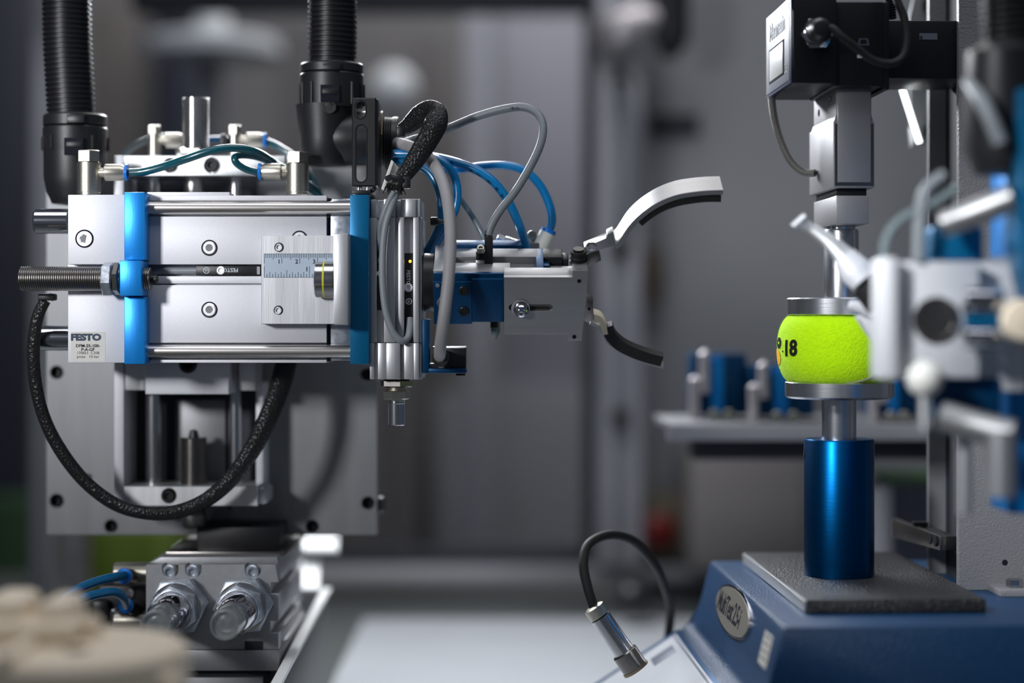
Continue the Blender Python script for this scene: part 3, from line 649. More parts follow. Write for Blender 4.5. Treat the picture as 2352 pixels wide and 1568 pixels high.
bs = part('button_screw', M().lathe((X(1197), -22.8, zc - 5.2), (0, -1, 0), [(0, 0), (0, S(18)), (2, S(17)), (4.5, S(11)), (5.2, S(6)), (5.2, S(5)), (3.6, S(4.6)), (3.6, 0)], 32), 'chrome', gr)
part('washer', M().lathe((X(1195), -22, zc - 4.4), (0, -1, 0), [(0, 0), (0, S(21)), (0.8, S(21)), (0.8, 0)], 32), 'steel', bs)
part('slot_back', gb(M(), 1162, 1280, -22.4, -21, -8, -1, 0), 'dsteel', gr)
part('teal_insert', gb(gb(M(), 1231, 1248, -14, 16, 8, 15.5, .2), 1246, 1262, -4, 4, 8, 13, .2), 'blue3', gr)
part('jaw_cover', gb(gb(M(), 1246, 1292, 3, 16, 6, 15.6, .8), 1290, 1306, 4, 14, 6, 14, 1.5), 'black', gr)
part('jaw_link', gb(M(), 1262, 1316, -8, 1, 5, 11, .8), 'alu_b', gr)
bl = M()
for i in range(3): bl.lathe((X(1326), -8, zc + 18.5 + i * 2.8), (0, 0, 1), [(0, 0), (0, 4.6), (1.4, 5.6 - i * .3), (2.7, 4.6), (2.8, 0)], 24)
part('bellows', bl, 'rubber', gr)
part('bellows_cap', M().cyl((X(1326), -8, zc + 26.5), (X(1326), -8, zc + 28.3), 3.2, n=20), 'black', gr)
# upper finger: mount bar, screw, curved blade, rubber pad (local profile x-w, swept along v)
dv = TH
def lw(py, v): return (Z(py) - zc - v * math.sin(TH)) / math.cos(TH)     # local height of a point at v that shows at row py
fu = thing('gripper_finger', 'curved silver upper gripper finger with dark rubber lining', 'gripper finger', GP, 'gripper fingers of the left station', (TH, 0, 0))
vF = -13
def fp(px, py, v=vF): return Vector((X(px), 4 + v, zc + lw(py, v)))
part('mount_bar', M().prism([fp(1338, 571), fp(1388, 552), fp(1389, 543), fp(1403, 536), fp(1410, 566), fp(1393, 573), fp(1391, 570), fp(1346, 586)], (0, 8, 0), 0.4), 'alu_h', fu)
part('screw', M().lathe(fp(1355, 569, vF), (0, -1, 0), [(0, 0), (0, S(12)), (0.5, S(11)), (0.6, S(7)), (0.2, S(6)), (0.2, 0)], 24), 'steel', fu)
part('clamp', M().prism([fp(1342, 588, -11), fp(1372, 578, -11), fp(1378, 600, -11), fp(1346, 614, -11)], (0, 10, 0), 0.4), 'dsteel', fu)
mid = [(1408, 571), (1418, 566), (1428, 551), (1442, 529), (1460, 509), (1484, 490), (1512, 474), (1545, 462), (1580, 456), (1612, 453), (1645, 452)]
def strip(pts, t0, t1, v0, v1):
    """band following pts (px) at front edge v0, from offset t0 to t1 mm along the normal, out to v1"""
    q = [Vector((X(a_), zc + lw(b_, v0))) for a_, b_ in pts]; top, bot = [], []
    for i, c_ in enumerate(q):
        tg = (q[min(i + 1, len(q) - 1)] - q[max(i - 1, 0)]).normalized(); nn = Vector((-tg.y, tg.x))
        top.append(c_ + nn * t1); bot.append(c_ + nn * t0)
    m = M(); R4 = []
    for a_, b_ in zip(top, bot):
        R4.append([m.bm.verts.new((a_.x, 4 + v0, a_.y)), m.bm.verts.new((a_.x, 4 + v1, a_.y)), m.bm.verts.new((b_.x, 4 + v1, b_.y)), m.bm.verts.new((b_.x, 4 + v0, b_.y))])
    for A, B in zip(R4, R4[1:]):
        for i in range(4): m._face([A[i], A[(i + 1) % 4], B[(i + 1) % 4], B[i]])
    m._face(R4[0]); m._face(R4[-1][::-1])
    return m
def dens(pts, n=5):
    out = []
    for i in range(len(pts) - 1):
        a_ = pts[max(i - 1, 0)]; b_ = pts[i]; c_ = pts[i + 1]; d_ = pts[min(i + 2, len(pts) - 1)]
        for k_ in range(n):
            t_ = k_ / n
            out.append(tuple(0.5 * (2 * b_[j] + (c_[j] - a_[j]) * t_ + (2 * a_[j] - 5 * b_[j] + 4 * c_[j] - d_[j]) * t_ * t_ + (3 * b_[j] - a_[j] - 3 * c_[j] + d_[j]) * t_ ** 3) for j in (0, 1)))
    return out + [pts[-1]]
bladem = strip(dens(mid), -1.2, 1.8, vF, vF + 21)
part('blade', bladem, 'guard', fu)
part('rubber_pad', strip(dens([(1460, 516), (1484, 497), (1512, 481), (1545, 470), (1580, 464), (1612, 461), (1642, 461)]), -3.2, 0.3, vF + 1, vF + 15), 'rubber', fu)
fl = thing('gripper_finger', 'lower gripper finger with thick black rubber lining hanging below the guard plate', 'gripper finger', GP, 'gripper fingers of the left station', (TH, 0, 0))
part('mount_bar', M().prism([fp(1337, 684, -6), fp(1364, 694, -6), fp(1361, 700, -6), fp(1366, 735, -6), fp(1352, 741, -6), fp(1334, 733, -6)], (0, 10, 0), 0.4), 'dsteel', fl)
part('screw', M().screw(fp(1343, 705, -6), 0.9, 0.4).screw(fp(1354, 709, -6), 0.9, 0.4), 'ink', fl)
part('blade', strip(dens([(1358, 742), (1380, 752), (1393, 772), (1405, 790), (1440, 812), (1480, 830), (1532, 846)]), -1.2, 0.8, -3, 3), 'alu_h', fl)
part('adhesive_strip', strip(dens([(1360, 722), (1380, 728), (1392, 745), (1398, 768)]), -3.0, 0.4, -5, 3), 'cream', fl)
part('rubber_pad', strip(dens([(1397, 752), (1408, 775), (1430, 796), (1462, 812), (1496, 824), (1528, 832)]), -3.6, 3.4, -4, 3), 'rubber', fl)
# T-shaped sensor on the gripper
ts = thing('gripper_sensor', 'black angled sensor with screw sitting on top of the gripper body', 'sensor', P(1113, 605, -6))
part('stem', M().pb(1113, 543, 1132, 606, -9, 6, 0.5).pb(1093, 577, 1116, 597, -9, 6, 0.4), 'black', ts)
part('foot', M().pb(1093, 596, 1114, 607, -8, 5, 0.3), 'alu_b', ts)
part('screw', M().cyl(P(1104, 582, -9.5), P(1104, 572, -9.5), S(8.5), n=20).screw(P(1104, 571, -9), S(9), 1.2, (0, -0.9, 0.45)), 'nickel', ts)
part('cable_boot', M().tube([P(1122, 548, -6), P(1122, 538, -6), P(1123, 530, -6)], [S(10), S(9), S(8.5)], 12), 'black', ts)
# fittings behind the gripper
fb = thing('banjo_fitting', 'chromed threaded fitting behind the gripper body', 'fitting', P(1170, 580, 30), 'fittings behind the gripper')
part('hex', M().nut(P(1140, 548, 30), P(1160, 558, 30), S(14, 30)).nut(P(1188, 566, 30), P(1204, 572, 30), S(18, 30)), 'chrome', fb)
part('threaded_neck', M().thread(P(1158, 557, 30), P(1190, 568, 30), S(17, 30), 1.2, .5, 24), 'steel', fb)
part('body', M().pb(1196, 556, 1240, 590, 28, 12, 1.5), 'steel', fb)
fc = thing('banjo_fitting', 'cream plastic elbow fitting with blue collar behind the gripper', 'fitting', P(1245, 590, 34), 'fittings behind the gripper')
part('elbow', M().tube([P(1225, 588, 34), P(1240, 572, 34), P(1258, 535, 34)], [S(15, 34), S(19, 34), S(19, 34)], 20), 'white', fc)
part('release_collar', M().cyl(P(1257, 538, 34), P(1261, 527, 34), S(17.5, 34), n=24), 'collar', fc)
part('cap', M().lathe(P(1222, 541, 36), (0, -1, 0), [(0, 0), (0, S(12, 36)), (3, S(11, 36)), (3, S(6, 36)), (2, S(5, 36)), (2, 0)], 20), 'nickel', fc)
part('bridge', M().tube([P(1222, 545, 38), P(1226, 565, 36), P(1230, 585, 34)], S(9, 34), 12), 'nickel', fc)
sn = thing('cable_stub', 'dark sensor stub with a clear sleeve hanging under the gripper', 'sensor', P(1136, 775, 14))
part('stub', M().cyl(P(1135, 728, 14), P(1135, 752, 14), S(9, 14), n=16), 'rubber', sn)
part('sleeve', M().tube([P(1137, 735, 18), P(1138, 760, 18), P(1134, 778, 18)], [S(12, 18), S(11, 18), S(5, 18)], 14), 'clear', sn)

# blue angle bracket with light sensor
ab = thing('sensor_bracket', 'dark blue angle bracket holding a black light sensor under the gripper', 'bracket', P(1020, 858, 0))
part('angle', M().pb(970, 733, 986, 857, -6, 24, 0.4).pb(984, 846, 1071, 857, -6, 24, 0.4), 'blue3', ab)
part('sensor_body', M().pb(1018, 798, 1070, 846, -4, 20, 0.6), 'black', ab)
part('edge_strip', M().pb(993, 796, 1070, 799, 2, 16, 0.2).pb(986, 835, 1015, 847, 2, 16, 0.2), 'alu_b', ab)
part('lens_barrel', M().cyl(P(1012, 821, 12), P(1012, 821, -22), S(20), n=28, bev=0.8), 'rubber', ab)
part('bolt', M().cyl(P(1058, 857, 4), P(1058, 862, 4), S(11), n=18), 'black', ab)

# ------------------------------------------------------------------ loose cables and tubes at the nose
def hose(name, pts, rpx, m, label, cat, n=12):
    return single(name, M().tube([P(*p) for p in pts], S(rpx), n), m, label, cat)
hose('signal_cable', [(918, 330, 30), (1015, 300, 22), (1100, 266, 14), (1170, 248, 8), (1212, 248, 4), (1240, 268, 0), (1247, 305, -4), (1232, 355, -6), (1190, 430, -6), (1148, 485, -6), (1128, 520, -6), (1122, 540, -6)], 9.5, 'cable',
     'grey signal cable arching high above the gripper down to its sensor', 'cable')
o = bpy.data.objects['signal_cable']
part('lettering', M().text('CE  C213', S(7.5), P(1171, 251, 3.6), (1, 0, 0.03), (0, 0, 1), 0.02), 'ink', o)
hose('sensor_lead', [(912, 328, 30), (952, 340, 14), (985, 362, 0), (1012, 405, -14), (1028, 460, -24), (1035, 540, -32), (1031, 630, -38), (1021, 720, -40), (1012, 790, -34), (1010, 820, -20)], 13.5, 'cablel',
     'thick light grey lead hanging in front of the gripper into the light sensor', 'cable', 16)
hose('air_tube', [(905, 352, 40), (960, 356, 34), (1020, 366, 28), (1080, 384, 22), (1125, 410, 20), (1160, 450, 20), (1188, 505, 22), (1204, 550, 26), (1211, 580, 28)], 10.5, 'tube', 'printed blue air tube curving down onto the gripper body', 'tube')
o = bpy.data.objects['air_tube']
for i, (tx, px, py, ang) in enumerate((('03', 1037, 372, -18), ('6T', 1082, 389, -28), ('9d1', 1098, 397, -32), ('.597', 1120, 412, -40), ('01', 1140, 430, -48), ('21', 1152, 445, -54))):
    a_ = math.radians(ang); part('lettering', M().text(tx, S(9), P(px - 4, py + 3, (23, 19.2, 18.6, 17.6, 17.1, 17.1)[i]), (math.cos(a_), 0, math.sin(a_)), (-math.sin(a_), 0, math.cos(a_)), 0.08), 'ink', o)
hose('air_tube', [(905, 360, 44), (960, 378, 42), (1040, 390, 40), (1105, 382, 38), (1160, 380, 36), (1205, 392, 34), (1240, 425, 34), (1262, 470, 34), (1268, 505, 34), (1261, 530, 34)], 10.0, 'tube', 'blue air tube arching right into the cream elbow fitting', 'tube')
hose('air_tube', [(905, 366, 30), (950, 378, 24), (985, 395, 20), (1006, 430, 18), (1014, 475, 18), (1012, 510, 18), (998, 545, 20), (975, 590, 24)], 10.5, 'tubed', 'blue air tube bending down behind the thick grey lead, left of the pair', 'tube')
hose('air_tube', [(905, 352, 26), (965, 356, 22), (1015, 372, 20), (1042, 402, 20), (1051, 440, 20), (1046, 480, 20), (1030, 510, 22), (1008, 550, 26), (985, 595, 28)], 10.0, 'tube', 'blue air tube looping wider behind the thick grey lead, right of the pair', 'tube')
hose('vacuum_tube', [(965, 370, 40), (1000, 395, 40), (1040, 435, 38), (1078, 485, 36), (1104, 530, 34), (1116, 560, 32)], 6.5, 'clear', 'thin smoky clear tube running down behind the gripper sensor', 'tube')
single('cable_tie', M().pb(988, 498, 1008, 517, 8, 8, 1.0).tube([P(1004, 506, 8), P(1018, 509, 6), P(1030, 512, 12), P(1022, 512, 26)], S(4.5), 8), 'black', 'black cable tie around the blue tubes beside the upright cylinder', 'cable tie')
hose('sensor_cable', [(913, 440, -12), (898, 478, -15), (885, 520, -15), (879, 580, -15), (879, 650, -15), (886, 715, -15), (902, 762, -15), (922, 783, -14), (937, 775, -10), (941, 752, -6), (941, 730, -4)], 8.0, 'cable', 'grey cable looping down across the upright cylinder into the lit sensor', 'cable')
hose('sensor_cable', [(905, 440, -14), (888, 475, -14), (877, 510, -12), (874, 540, -7), (875, 575, -2)], 7.5, 'cable', 'shorter grey cable entering the left slot of the upright cylinder', 'cable')
# braided loop
br = thing('braided_sleeve', 'short black braided sleeve folded over behind the conduit neck', 'cable sleeve', P(905, 440, -6), 'black braided sleeves')
part('sleeve', M().tube([P(914, 300, 12), P(935, 290, 8), P(962, 268, 2), P(985, 254, -4), P(1001, 262, -10), P(1000, 286, -14), P(980, 325, -14), P(952, 370, -13), P(925, 408, -12), P(910, 432, -12)],
     [S(12), S(18), S(25), S(24), S(26), S(27), S(25), S(22), S(17), S(16)], 24, 8, 0.5), 'braid', br)
fr = M()
for i in range(46):
    a_ = random.uniform(-1, 1); q = P(906 + a_ * 17, 418 + random.uniform(0, 10), -12 + random.uniform(-4, 2))
    fr.tube([q, q + Vector((a_ * 2.0 + random.uniform(-.8, .8), random.uniform(-1.5, 1), -random.uniform(2, 6.5)))], 0.28, 4, 1)
part('frayed_end', fr, 'rubber', br, kind='stuff')
part('cable_tie', M().tube([P(890, 410, -14), P(902, 406, -20), P(922, 414, -20), P(936, 422, -12)], S(7), 8).pb(924, 405, 942, 432, -20, 6, 0.8), 'black', br)
part('neck_tie', M().pb(910, 288, 930, 314, 8, 8, 1.2), 'black', br)
single('cable_mount', M().pp([(899, 366), (915, 384), (900, 418), (884, 440), (875, 434)], -4, 6, 0.5).pp([(899, 366), (905, 372), (882, 438), (875, 434)], -8, 5, 0.5), 'white', 'white plastic cable tie mount beside the frayed sleeve end', 'cable mount')

# ------------------------------------------------------------------ tubes above the drive
hose('air_tube', [(290, 397, 20), (330, 394, 19), (380, 381, 16), (430, 364, 10), (490, 345, 8), (545, 340, 12), (595, 352, 22), (645, 385, 46), (690, 415, 60), (735, 450, 66)], 9.5, 'teal', 'dark teal air tube rising across the drive from its left fitting', 'tube')
hose('air_tube', [(597, 396, 20), (570, 390, 17), (546, 377, 14), (539, 363, 14), (552, 356, 18), (590, 360, 30), (640, 380, 40), (690, 410, 58), (732, 445, 66), (740, 480, 66)], 8.5, 'teal', 'dark air tube making a small hook into the right drive fitting', 'tube')
hose('air_tube', [(612, 325, 92), (640, 338, 92), (675, 362, 90), (710, 400, 86), (735, 450, 82)], 9.5, 'teal', 'teal air tube leaving the rear right fitting towards the conduit', 'tube')
hose('air_tube', [(425, 318, 96), (375, 314, 100), (330, 324, 100), (300, 340, 100), (280, 362, 98)], 9, 'clear', 'pale clear tube curving away from the rear left fitting', 'tube')
# ------------------------------------------------------------------ mounting plate and vertical slide behind the drive
yp = 108
mp_ = thing('mounting_plate', 'large brushed aluminium plate with counterbored holes behind the drive', 'mounting plate', P(486, 1228, yp))
HL = [(130, 855, 15), (130, 1150, 16), (255, 1208, 15), (717, 1209, 15.5), (845, 1155, 15), (842, 860, 15), (203, 1097, 8), (600, 1100, 6), (526, 1165, 4)]
part('plate', M().plate(rect(106, 385, 866, 1228, yp), [circ(a, b_, r_, yp) for a, b_, r_ in HL], yp, 16, 0.3), 'alu_plate', mp_)
for a, b_, r_ in HL[:6]:
    part('sunk_bolt', M().screw(P(a, b_, yp + 9), S(r_, yp) * .82, 3), 'blackm', mp_)
part('backing', M().pb(112, 392, 860, 1222, yp + 16, 4, 0.2), 'beddark', mp_)
part('side_bolt', M().lathe(P(866, 1158, yp + 9), (1, 0, 0), [(0, 0), (0, 5.5), (4, 5.5), (5, 4), (5, 0)], 20), 'black', mp_)

vs = thing('vertical_slide', 'vertical guided air cylinder with twin rods between drive and mounting plate', 'air cylinder', P(445, 1165, 75), None)
yv = 58
part('side_wall', M().pb(262, 357, 284, 1163, yv + 6, 44, 0.4), 'alu', vs)
part('side_wall', M().pb(588, 880, 604, 1120, yv + 22, 28, 0.4), 'alu', vs)
part('well', M().pb(284, 405, 590, 1118, yv + 47, 3, 0), 'gasket', vs)
part('well_panel', M().pb(403, 918, 517, 1116, yv + 44, 3, 0.2), 'alu_plate', vs)
part('top_bar', M().plate(rect(284, 357, 655, 404, yv), [circ(391, 380, 17, yv), circ(487, 380, 18, yv)], yv, 40, 0.4), 'alu_b', vs)
for cx in (391, 487): part('sunk_bolt', M().screw(P(cx, 380, yv + 6), S(15.5, yv), 4), 'blackm', vs)
part('bottom_bar', M().plate(rect(284, 1116, 592, 1162, yv), [circ(388, 1138, 17, yv), circ(487, 1138, 17, yv)], yv, 40, 0.4), 'alu_b', vs)
part('bar_end', M().pb(592, 1120, 612, 1160, yv + 4, 36, 2.5), 'alu_b', vs)
for cx in (388, 487): part('sunk_bolt', M().screw(P(cx, 1138, yv + 6), S(15, yv), 4), 'blackm', vs)
for cx, r_ in ((353, 18), (541, 14)):
    part('guide_rod', M().cyl(P(cx, 404, yv + 26), P(cx, 1120, yv + 26), S(r_, yv + 26), n=28), 'steel', vs)
part('piston_rod', M().cyl(P(445, 404, yv + 26), P(445, 850, yv + 26), S(22, yv + 26), n=28), 'rod', vs)
part('carriage', M().pb(334, 790, 525, 905, yv - 8, 44, 0.4), 'alu', vs)
part('carriage_wing', M().pb(287, 800, 336, 896, yv + 4, 34, 0.4).pb(322, 800, 336, 896, yv, 34, 0.3), 'alu_b', vs)
part('carriage_wing', M().pb(549, 800, 587, 897, yv + 4, 34, 0.4), 'alu_b', vs)
part('carriage_bolt', M().screw(P(432, 836, yv - 8), S(21, yv), 1.0), 'blackm', vs)
part('damper_body', M().thread(P(445, 1118, yv + 20), P(445, 1004, yv + 20), S(30, yv + 20), 1.2, .4, 32), 'dsteel', vs)
part('damper_tip', M().lathe(P(445, 1006, yv + 20), (0, 0, 1), [(0, 0), (0, S(13, yv)), (S(18, yv), S(9, yv)), (S(21, yv), 0)], 20), 'black', vs)
part('lower_stud', M().thread(P(445, 1160, yv + 20), P(445, 1180, yv + 20), S(26, yv + 20), 1.2, .4).cyl(P(445, 1178, yv + 20), P(445, 1210, yv + 20), S(29, yv + 20), n=32, bev=1), 'dsteel', vs)
part('stud_nut', M().nut(P(445, 357, yv + 20), P(445, 341, yv + 20), S(42, yv + 20), 0.2), 'steel', vs)
part('upper_stud', M().thread(P(450, 345, yv + 20), P(450, 226, yv + 20), S(30, yv + 20), 0.95, .35, 36), 'steel', vs)
def rear_fit(px, side, alen, col):
    y = 92
    o = part('push_in_fitting', M().lathe(P(px, 358, y), (0, 0, 1), [(0, 0), (0, S(15, y)), (S(48, y), S(15, y)), (S(48, y), 0)], 24), 'nickel', vs)
    part('hex_cap', M().nut(P(px, 310, y), P(px, 288, y), S(15.5, y)), 'nickel', o)
    L = S(alen, y); a = P(px + 12, 322, y)
    part('arm', M().lathe(a, (1, 0, 0), [(0, 0), (0, S(9, y)), (L * .25, S(9, y)), (L * .3, S(17, y)), (L * .85, S(17, y)), (L, S(13, y)), (L, 0)], 24), 'nickel', o)
    if col: part('release_collar', M().lathe(a + Vector((L, 0, 0)), (1, 0, 0), [(0, 0), (0, S(17, y)), (S(6, y), S(17, y)), (S(6, y), 0)], 20), 'collar', o)
rear_fit(355, 1, 52, False)
rear_fit(540, 1, 54, True)
hose('air_tube', [(420, 322, 95), (460, 321, 98), (500, 320, 96), (528, 322, 92)], 8, 'tubed', 'short blue tube joining the two rear fittings behind the stud', 'tube')
single('tube_clip', M().pb(505, 308, 518, 340, 84, 20, 1), 'black', 'small black clip on the tube between the rear fittings', 'clip')

# big braided cable loop hanging under the drive
bs_ = thing('braided_sleeve', 'long black braided cable loop hanging in a wide curve below the drive', 'cable sleeve', P(370, 1190, 40), 'black braided sleeves')
LP = [(104, 690, 10), (86, 730, 10), (77, 800, 12), (82, 880, 16), (102, 960, 20), (140, 1035, 24), (195, 1105, 28), (262, 1156, 30), (330, 1177, 30), (400, 1176, 32), (470, 1150, 34), (530, 1100, 36), (580, 1030, 38), (620, 950, 44), (645, 880, 52), (662, 810, 60), (670, 760, 64)]
part('sleeve', M().tube([P(*p) for p in LP], [S(r_) for r_ in (13, 14, 15, 15, 15, 16, 16, 16, 16, 17, 18, 20, 22, 24, 26, 27, 27)], 20, 8, 0.8), 'braid', bs_)
part('cable_tie', M().pb(86, 674, 124, 690, 4, 9, 1).tube([P(112, 680, 6), P(124, 684, 6)], S(8), 8, 2), 'black', bs_)

# ------------------------------------------------------------------ rotary module under the mounting plate
yr_ = 25
rm = thing('rotary_module', 'steel rotary drive module with two stop screws facing the camera', 'rotary drive', P(488, 1540, 95))
prof = [(335, 1296), (640, 1296), (640, 1337), (622, 1337), (622, 1363), (640, 1363), (640, 1425), (622, 1425), (622, 1453), (640, 1453), (640, 1491), (335, 1491)]
notch = []
for cx in (391, 444, 581): notch.append(slot(cx, 1285, 1325, 18.5, yr_))
front = [(335, 1297)]
for cx in (391, 444, 581):
    front += [(cx - 18.5, 1297)] + [(cx - 18.5 * math.cos(math.pi * i / 10), 1308 + 18.5 * math.sin(math.pi * i / 10)) for i in range(11)] + [(cx + 18.5, 1297)]
front += [(633, 1297)] + prof[1:][1:]
front[-1] = (335, 1491)
fx = [(X(a, yr_), Z(b_, yr_)) for a, b_ in front]
part('housing', M().plate(fx, [], yr_, 12, 0.25), 'module', rm)
part('housing_rear', M().pp(prof[1:], yr_ + 12, 125, 0.2).pp([(335, 1297), (370, 1279), (636, 1279), (640, 1297)], yr_ + 12, 125, 0.2), 'module', rm)
part('top_plate', M().box(X(372, 40), X(652, 40), 52, 162, Z(1283, 40), Z(1272, 40), 0.6), 'dsteel', rm)
part('turntable', M().box(X(448, 60), X(640, 60), 66, 160, Z(1276, 60), Z(1212, 60), 1), 'blackm', rm)
part('base_plate', M().pb(330, 1493, 641, 1540, yr_ - 2, 150, 0.4), 'module', rm)
part('pedestal', M().box(X(410, yr_), X(600, yr_), yr_ + 10, yr_ + 130, -302.5, Z(1552, yr_), 1), 'module', rm)
part('pedestal_cap', M().pb(395, 1540, 615, 1552, yr_ + 6, 130, 0.2), 'gasket', rm)
for cx, cy in ((391, 1311), (444, 1311), (581, 1311), (581, 1475)):
    part('cap_screw', M().screw(P(cx, cy, yr_ + 7), S(16.5, yr_), 6), 'zinc', rm)
part('screw_recess', M().pb(562, 1472, 604, 1492, yr_ - 0.4, 2, 0.1), 'gasket', rm)
def stop_screw(cx, cy, lab):
    o = part('stop_screw', M().thread(P(cx, cy, yr_), P(cx, cy, yr_) + Vector((0, -28, 0)), S(46, yr_), 1.3, .4, 36), 'zinc', rm)
    q = P(cx, cy, yr_)
    part('lock_nut', M().nut(q, q + Vector((0, -13, 0)), S(68, yr_), 0.35), 'zinc', o)
    part('washer', M().cyl(q + Vector((0, -13, 0)), q + Vector((0, -16, 0)), S(57, yr_), n=40), 'steel', o)
    part('lock_nut', M().nut(q + Vector((0, -16, 0)), q + Vector((0, -27, 0)), S(56, yr_), 0.9), 'zinc', o)
    part('barrel', M().lathe(q, (0, -1, 0), [(26, 0), (26, S(42, yr_)), (54, S(41, yr_)), (57, S(37, yr_)), (57, 0)], 36), 'chrome', o)
    part('clear_cap', M().lathe(q, (0, -1, 0), [(56, S(34, yr_)), (80, S(34, yr_)), (84, S(31, yr_)), (84, S(28, yr_)), (81, S(28, yr_)), (81, 0)], 36), 'clearcap', o)
    part('inner_pin', M().lathe(q, (0, -1, 0), [(56, 0), (56, S(22, yr_)), (72, S(20, yr_)), (73, 0)], 24), 'steel', o)
    return o
stop_screw(414, 1388, ''); stop_screw(563, 1386, '')
part('port_block', M().cyl(P(262, 1316, 60), P(345, 1316, 60), S(25, 60), n=28, bev=1).cyl(P(262, 1425, 60), P(345, 1425, 60), S(22, 60), n=28, bev=1), 'nickel', rm)
for a, b_ in ((286, 1322), (289, 1390)):
    o = part('port', M().cyl(P(a, b_, 62), P(a, b_, 36), S(19, 40), n=24).tube([P(a + 2, b_, 50), P(a + 30, b_ + (10 if b_ > 1350 else 0), 60)], S(17, 40), 14, 3), 'black' if b_ > 1350 else 'nickel', rm)
    part('release_collar', M().lathe(P(a, b_, 36), (0, -1, 0), [(0, 0), (0, S(18, 36)), (1.5, S(18, 36)), (2.5, S(13, 36)), (2.5, 0)], 24), 'collar', o)
part('valve_block', M().pb(225, 1345, 336, 1440, 75, 30, 1.5).pb(205, 1378, 250, 1440, 68, 30, 3), 'blackm', rm)
part('valve_screw', M().screw(P(262, 1412, 75), S(14, 70), 3).screw(P(300, 1362, 75), S(10, 70), 2), 'chrome', rm)
hose('air_tube', [(286, 1322, 32), (262, 1325, 22), (225, 1334, 12), (180, 1352, 0), (140, 1380, -10), (110, 1425, -16), (100, 1500, -20)], 11, 'tubed', 'upper blue air tube plugged into the rotary module', 'tube')
hose('air_tube', [(289, 1390, 32), (282, 1371, 20), (262, 1360, 12), (225, 1364, 2), (180, 1378, -8), (140, 1405, -14), (125, 1450, -18), (122, 1510, -22)], 11, 'tubed', 'lower blue air tube plugged into the rotary module', 'tube')

# ------------------------------------------------------------------ cream printed cradle close to the lens
yc = -300
cr = thing('printed_cradle', 'blurred cream printed cradle in the lower left foreground', 'cradle', Vector((X(160, yc), yc, -270)))
zt = -146.5
R_ = S(272, yc)
part('disc', M().lathe(Vector((X(160, yc), yc, zt)), (0, 0, -1), [(0, 0), (0, R_ * .93), (2.5, R_ * .985), (6, R_), (26, R_), (30, 0)], 64), 'cream', cr)
part('side_boss', M().box(X(372, yc), X(432, yc), yc - 30, yc + 10, zt - 26, zt - 8, 5), 'cream', cr)
part('cradle_block', M().box(X(70, yc), X(150, yc), yc + 5, yc + 45, zt - 1, Z(1388, yc), 5), 'cream', cr)
part('cradle_block', M().box(X(-60, yc), X(46, yc), yc + 5, yc + 45, zt - 1, Z(1380, yc), 5), 'cream', cr)
part('cradle_wall', M().box(X(-60, yc), X(170, yc), yc - 5, yc + 25, zt - 1, Z(1428, yc), 4), 'cream', cr)
part('prong', M().lathe(Vector((X(188, yc), yc + 20, zt - 1)), (0, 0, 1), [(0, 0), (0, 5.5), (8, 5), (11, 2.5), (11.5, 0)], 24), 'cream', cr)
part('rib', M().box(X(56, yc), X(96, yc), yc - 50, yc - 5, zt - 1, zt + 5, 2.5), 'cream', cr)
part('bolt_hole', M().lathe(Vector((X(194, yc), yc - 14, zt + 0.1)), (0, 0, 1), [(0, 0), (0, 5), (.6, 5.5), (.6, 4.6), (.1, 4.4), (.1, 0)], 24), 'brown', cr)
part('stem', M().box(X(40, yc), X(260, yc), yc - 30, yc + 30, -300, zt - 29, 3), 'cream', cr)
# ------------------------------------------------------------------ right station: test stand, turned a little
YAW = math.radians(2.2)
PV = Vector((X(1927), 0, Z(1319)))
def L(px, py, y):
    """stand coordinates (unturned) of the point that shows at px, py at depth y"""
    p = P(px, py, y) - PV; c, s_ = math.cos(-YAW), math.sin(-YAW)
    return Vector((p.x * c - p.y * s_, p.x * s_ + p.y * c, p.z)) + PV
ROT = (0, 0, YAW)
st = thing('test_stand', 'blue force test stand with grey column, base plate and oval nameplate', 'test stand', PV, None, ROT)
zb = -156.0
# base: cross-section in x-z pushed through y
xl = L(1797, 1437, -141).x
y0, y1 = -141, 132
def xsec(m, pts, ya, yb_, bev=0.0): return m.prism([Vector((a, ya, b_)) for a, b_ in pts], (0, yb_ - ya, 0), bev)
x2, x3, x4 = xl - 7, xl - 12, xl - 102
base = [(xl + 300, -164), (xl, -164), (x2, -193), (x3, -207), (x3 - 6, -209.5), (x4, -262), (x4, -300), (xl + 300, -300)]
part('base', xsec(M(), base, y0, y1, 2.4), 'paint', st)
# keypad membrane on the sloping panel
def slope(t, off): # t 0..1 down the slope
    ax, az = x3 - 8, -209.5; bx_, bz = x4 + 2, -261
    nx, nz = -(az - bz), (ax - bx_); q = math.hypot(nx, nz)
    return (ax + (bx_ - ax) * t + nx / q * off, az + (bz - az) * t + nz / q * off)
kp = part('keypad', xsec(M(), [slope(.05, .1), slope(.05, .9), slope(.97, .9), slope(.97, .1)], y0 + 8, y1 - 12, 0.2), 'membrane', st)
part('keypad_frame', xsec(M(), [slope(.02, .0), slope(.02, .5), slope(.995, .5), slope(.995, .0)], y0 + 4, y1 - 2, 0.1), 'blue3', st)
part('keypad_key', xsec(M(), [slope(.12, .9), slope(.12, 1.1), slope(.30, 1.1), slope(.30, .9)], y1 - 60, y1 - 36, 0.05), 'face', kp)
part('edge_stripe', xsec(M(), [slope(.065, .9), slope(.065, 1.0), slope(.08, 1.0), slope(.08, .9)], y0 + 10, y1 - 14, 0), 'face', kp)
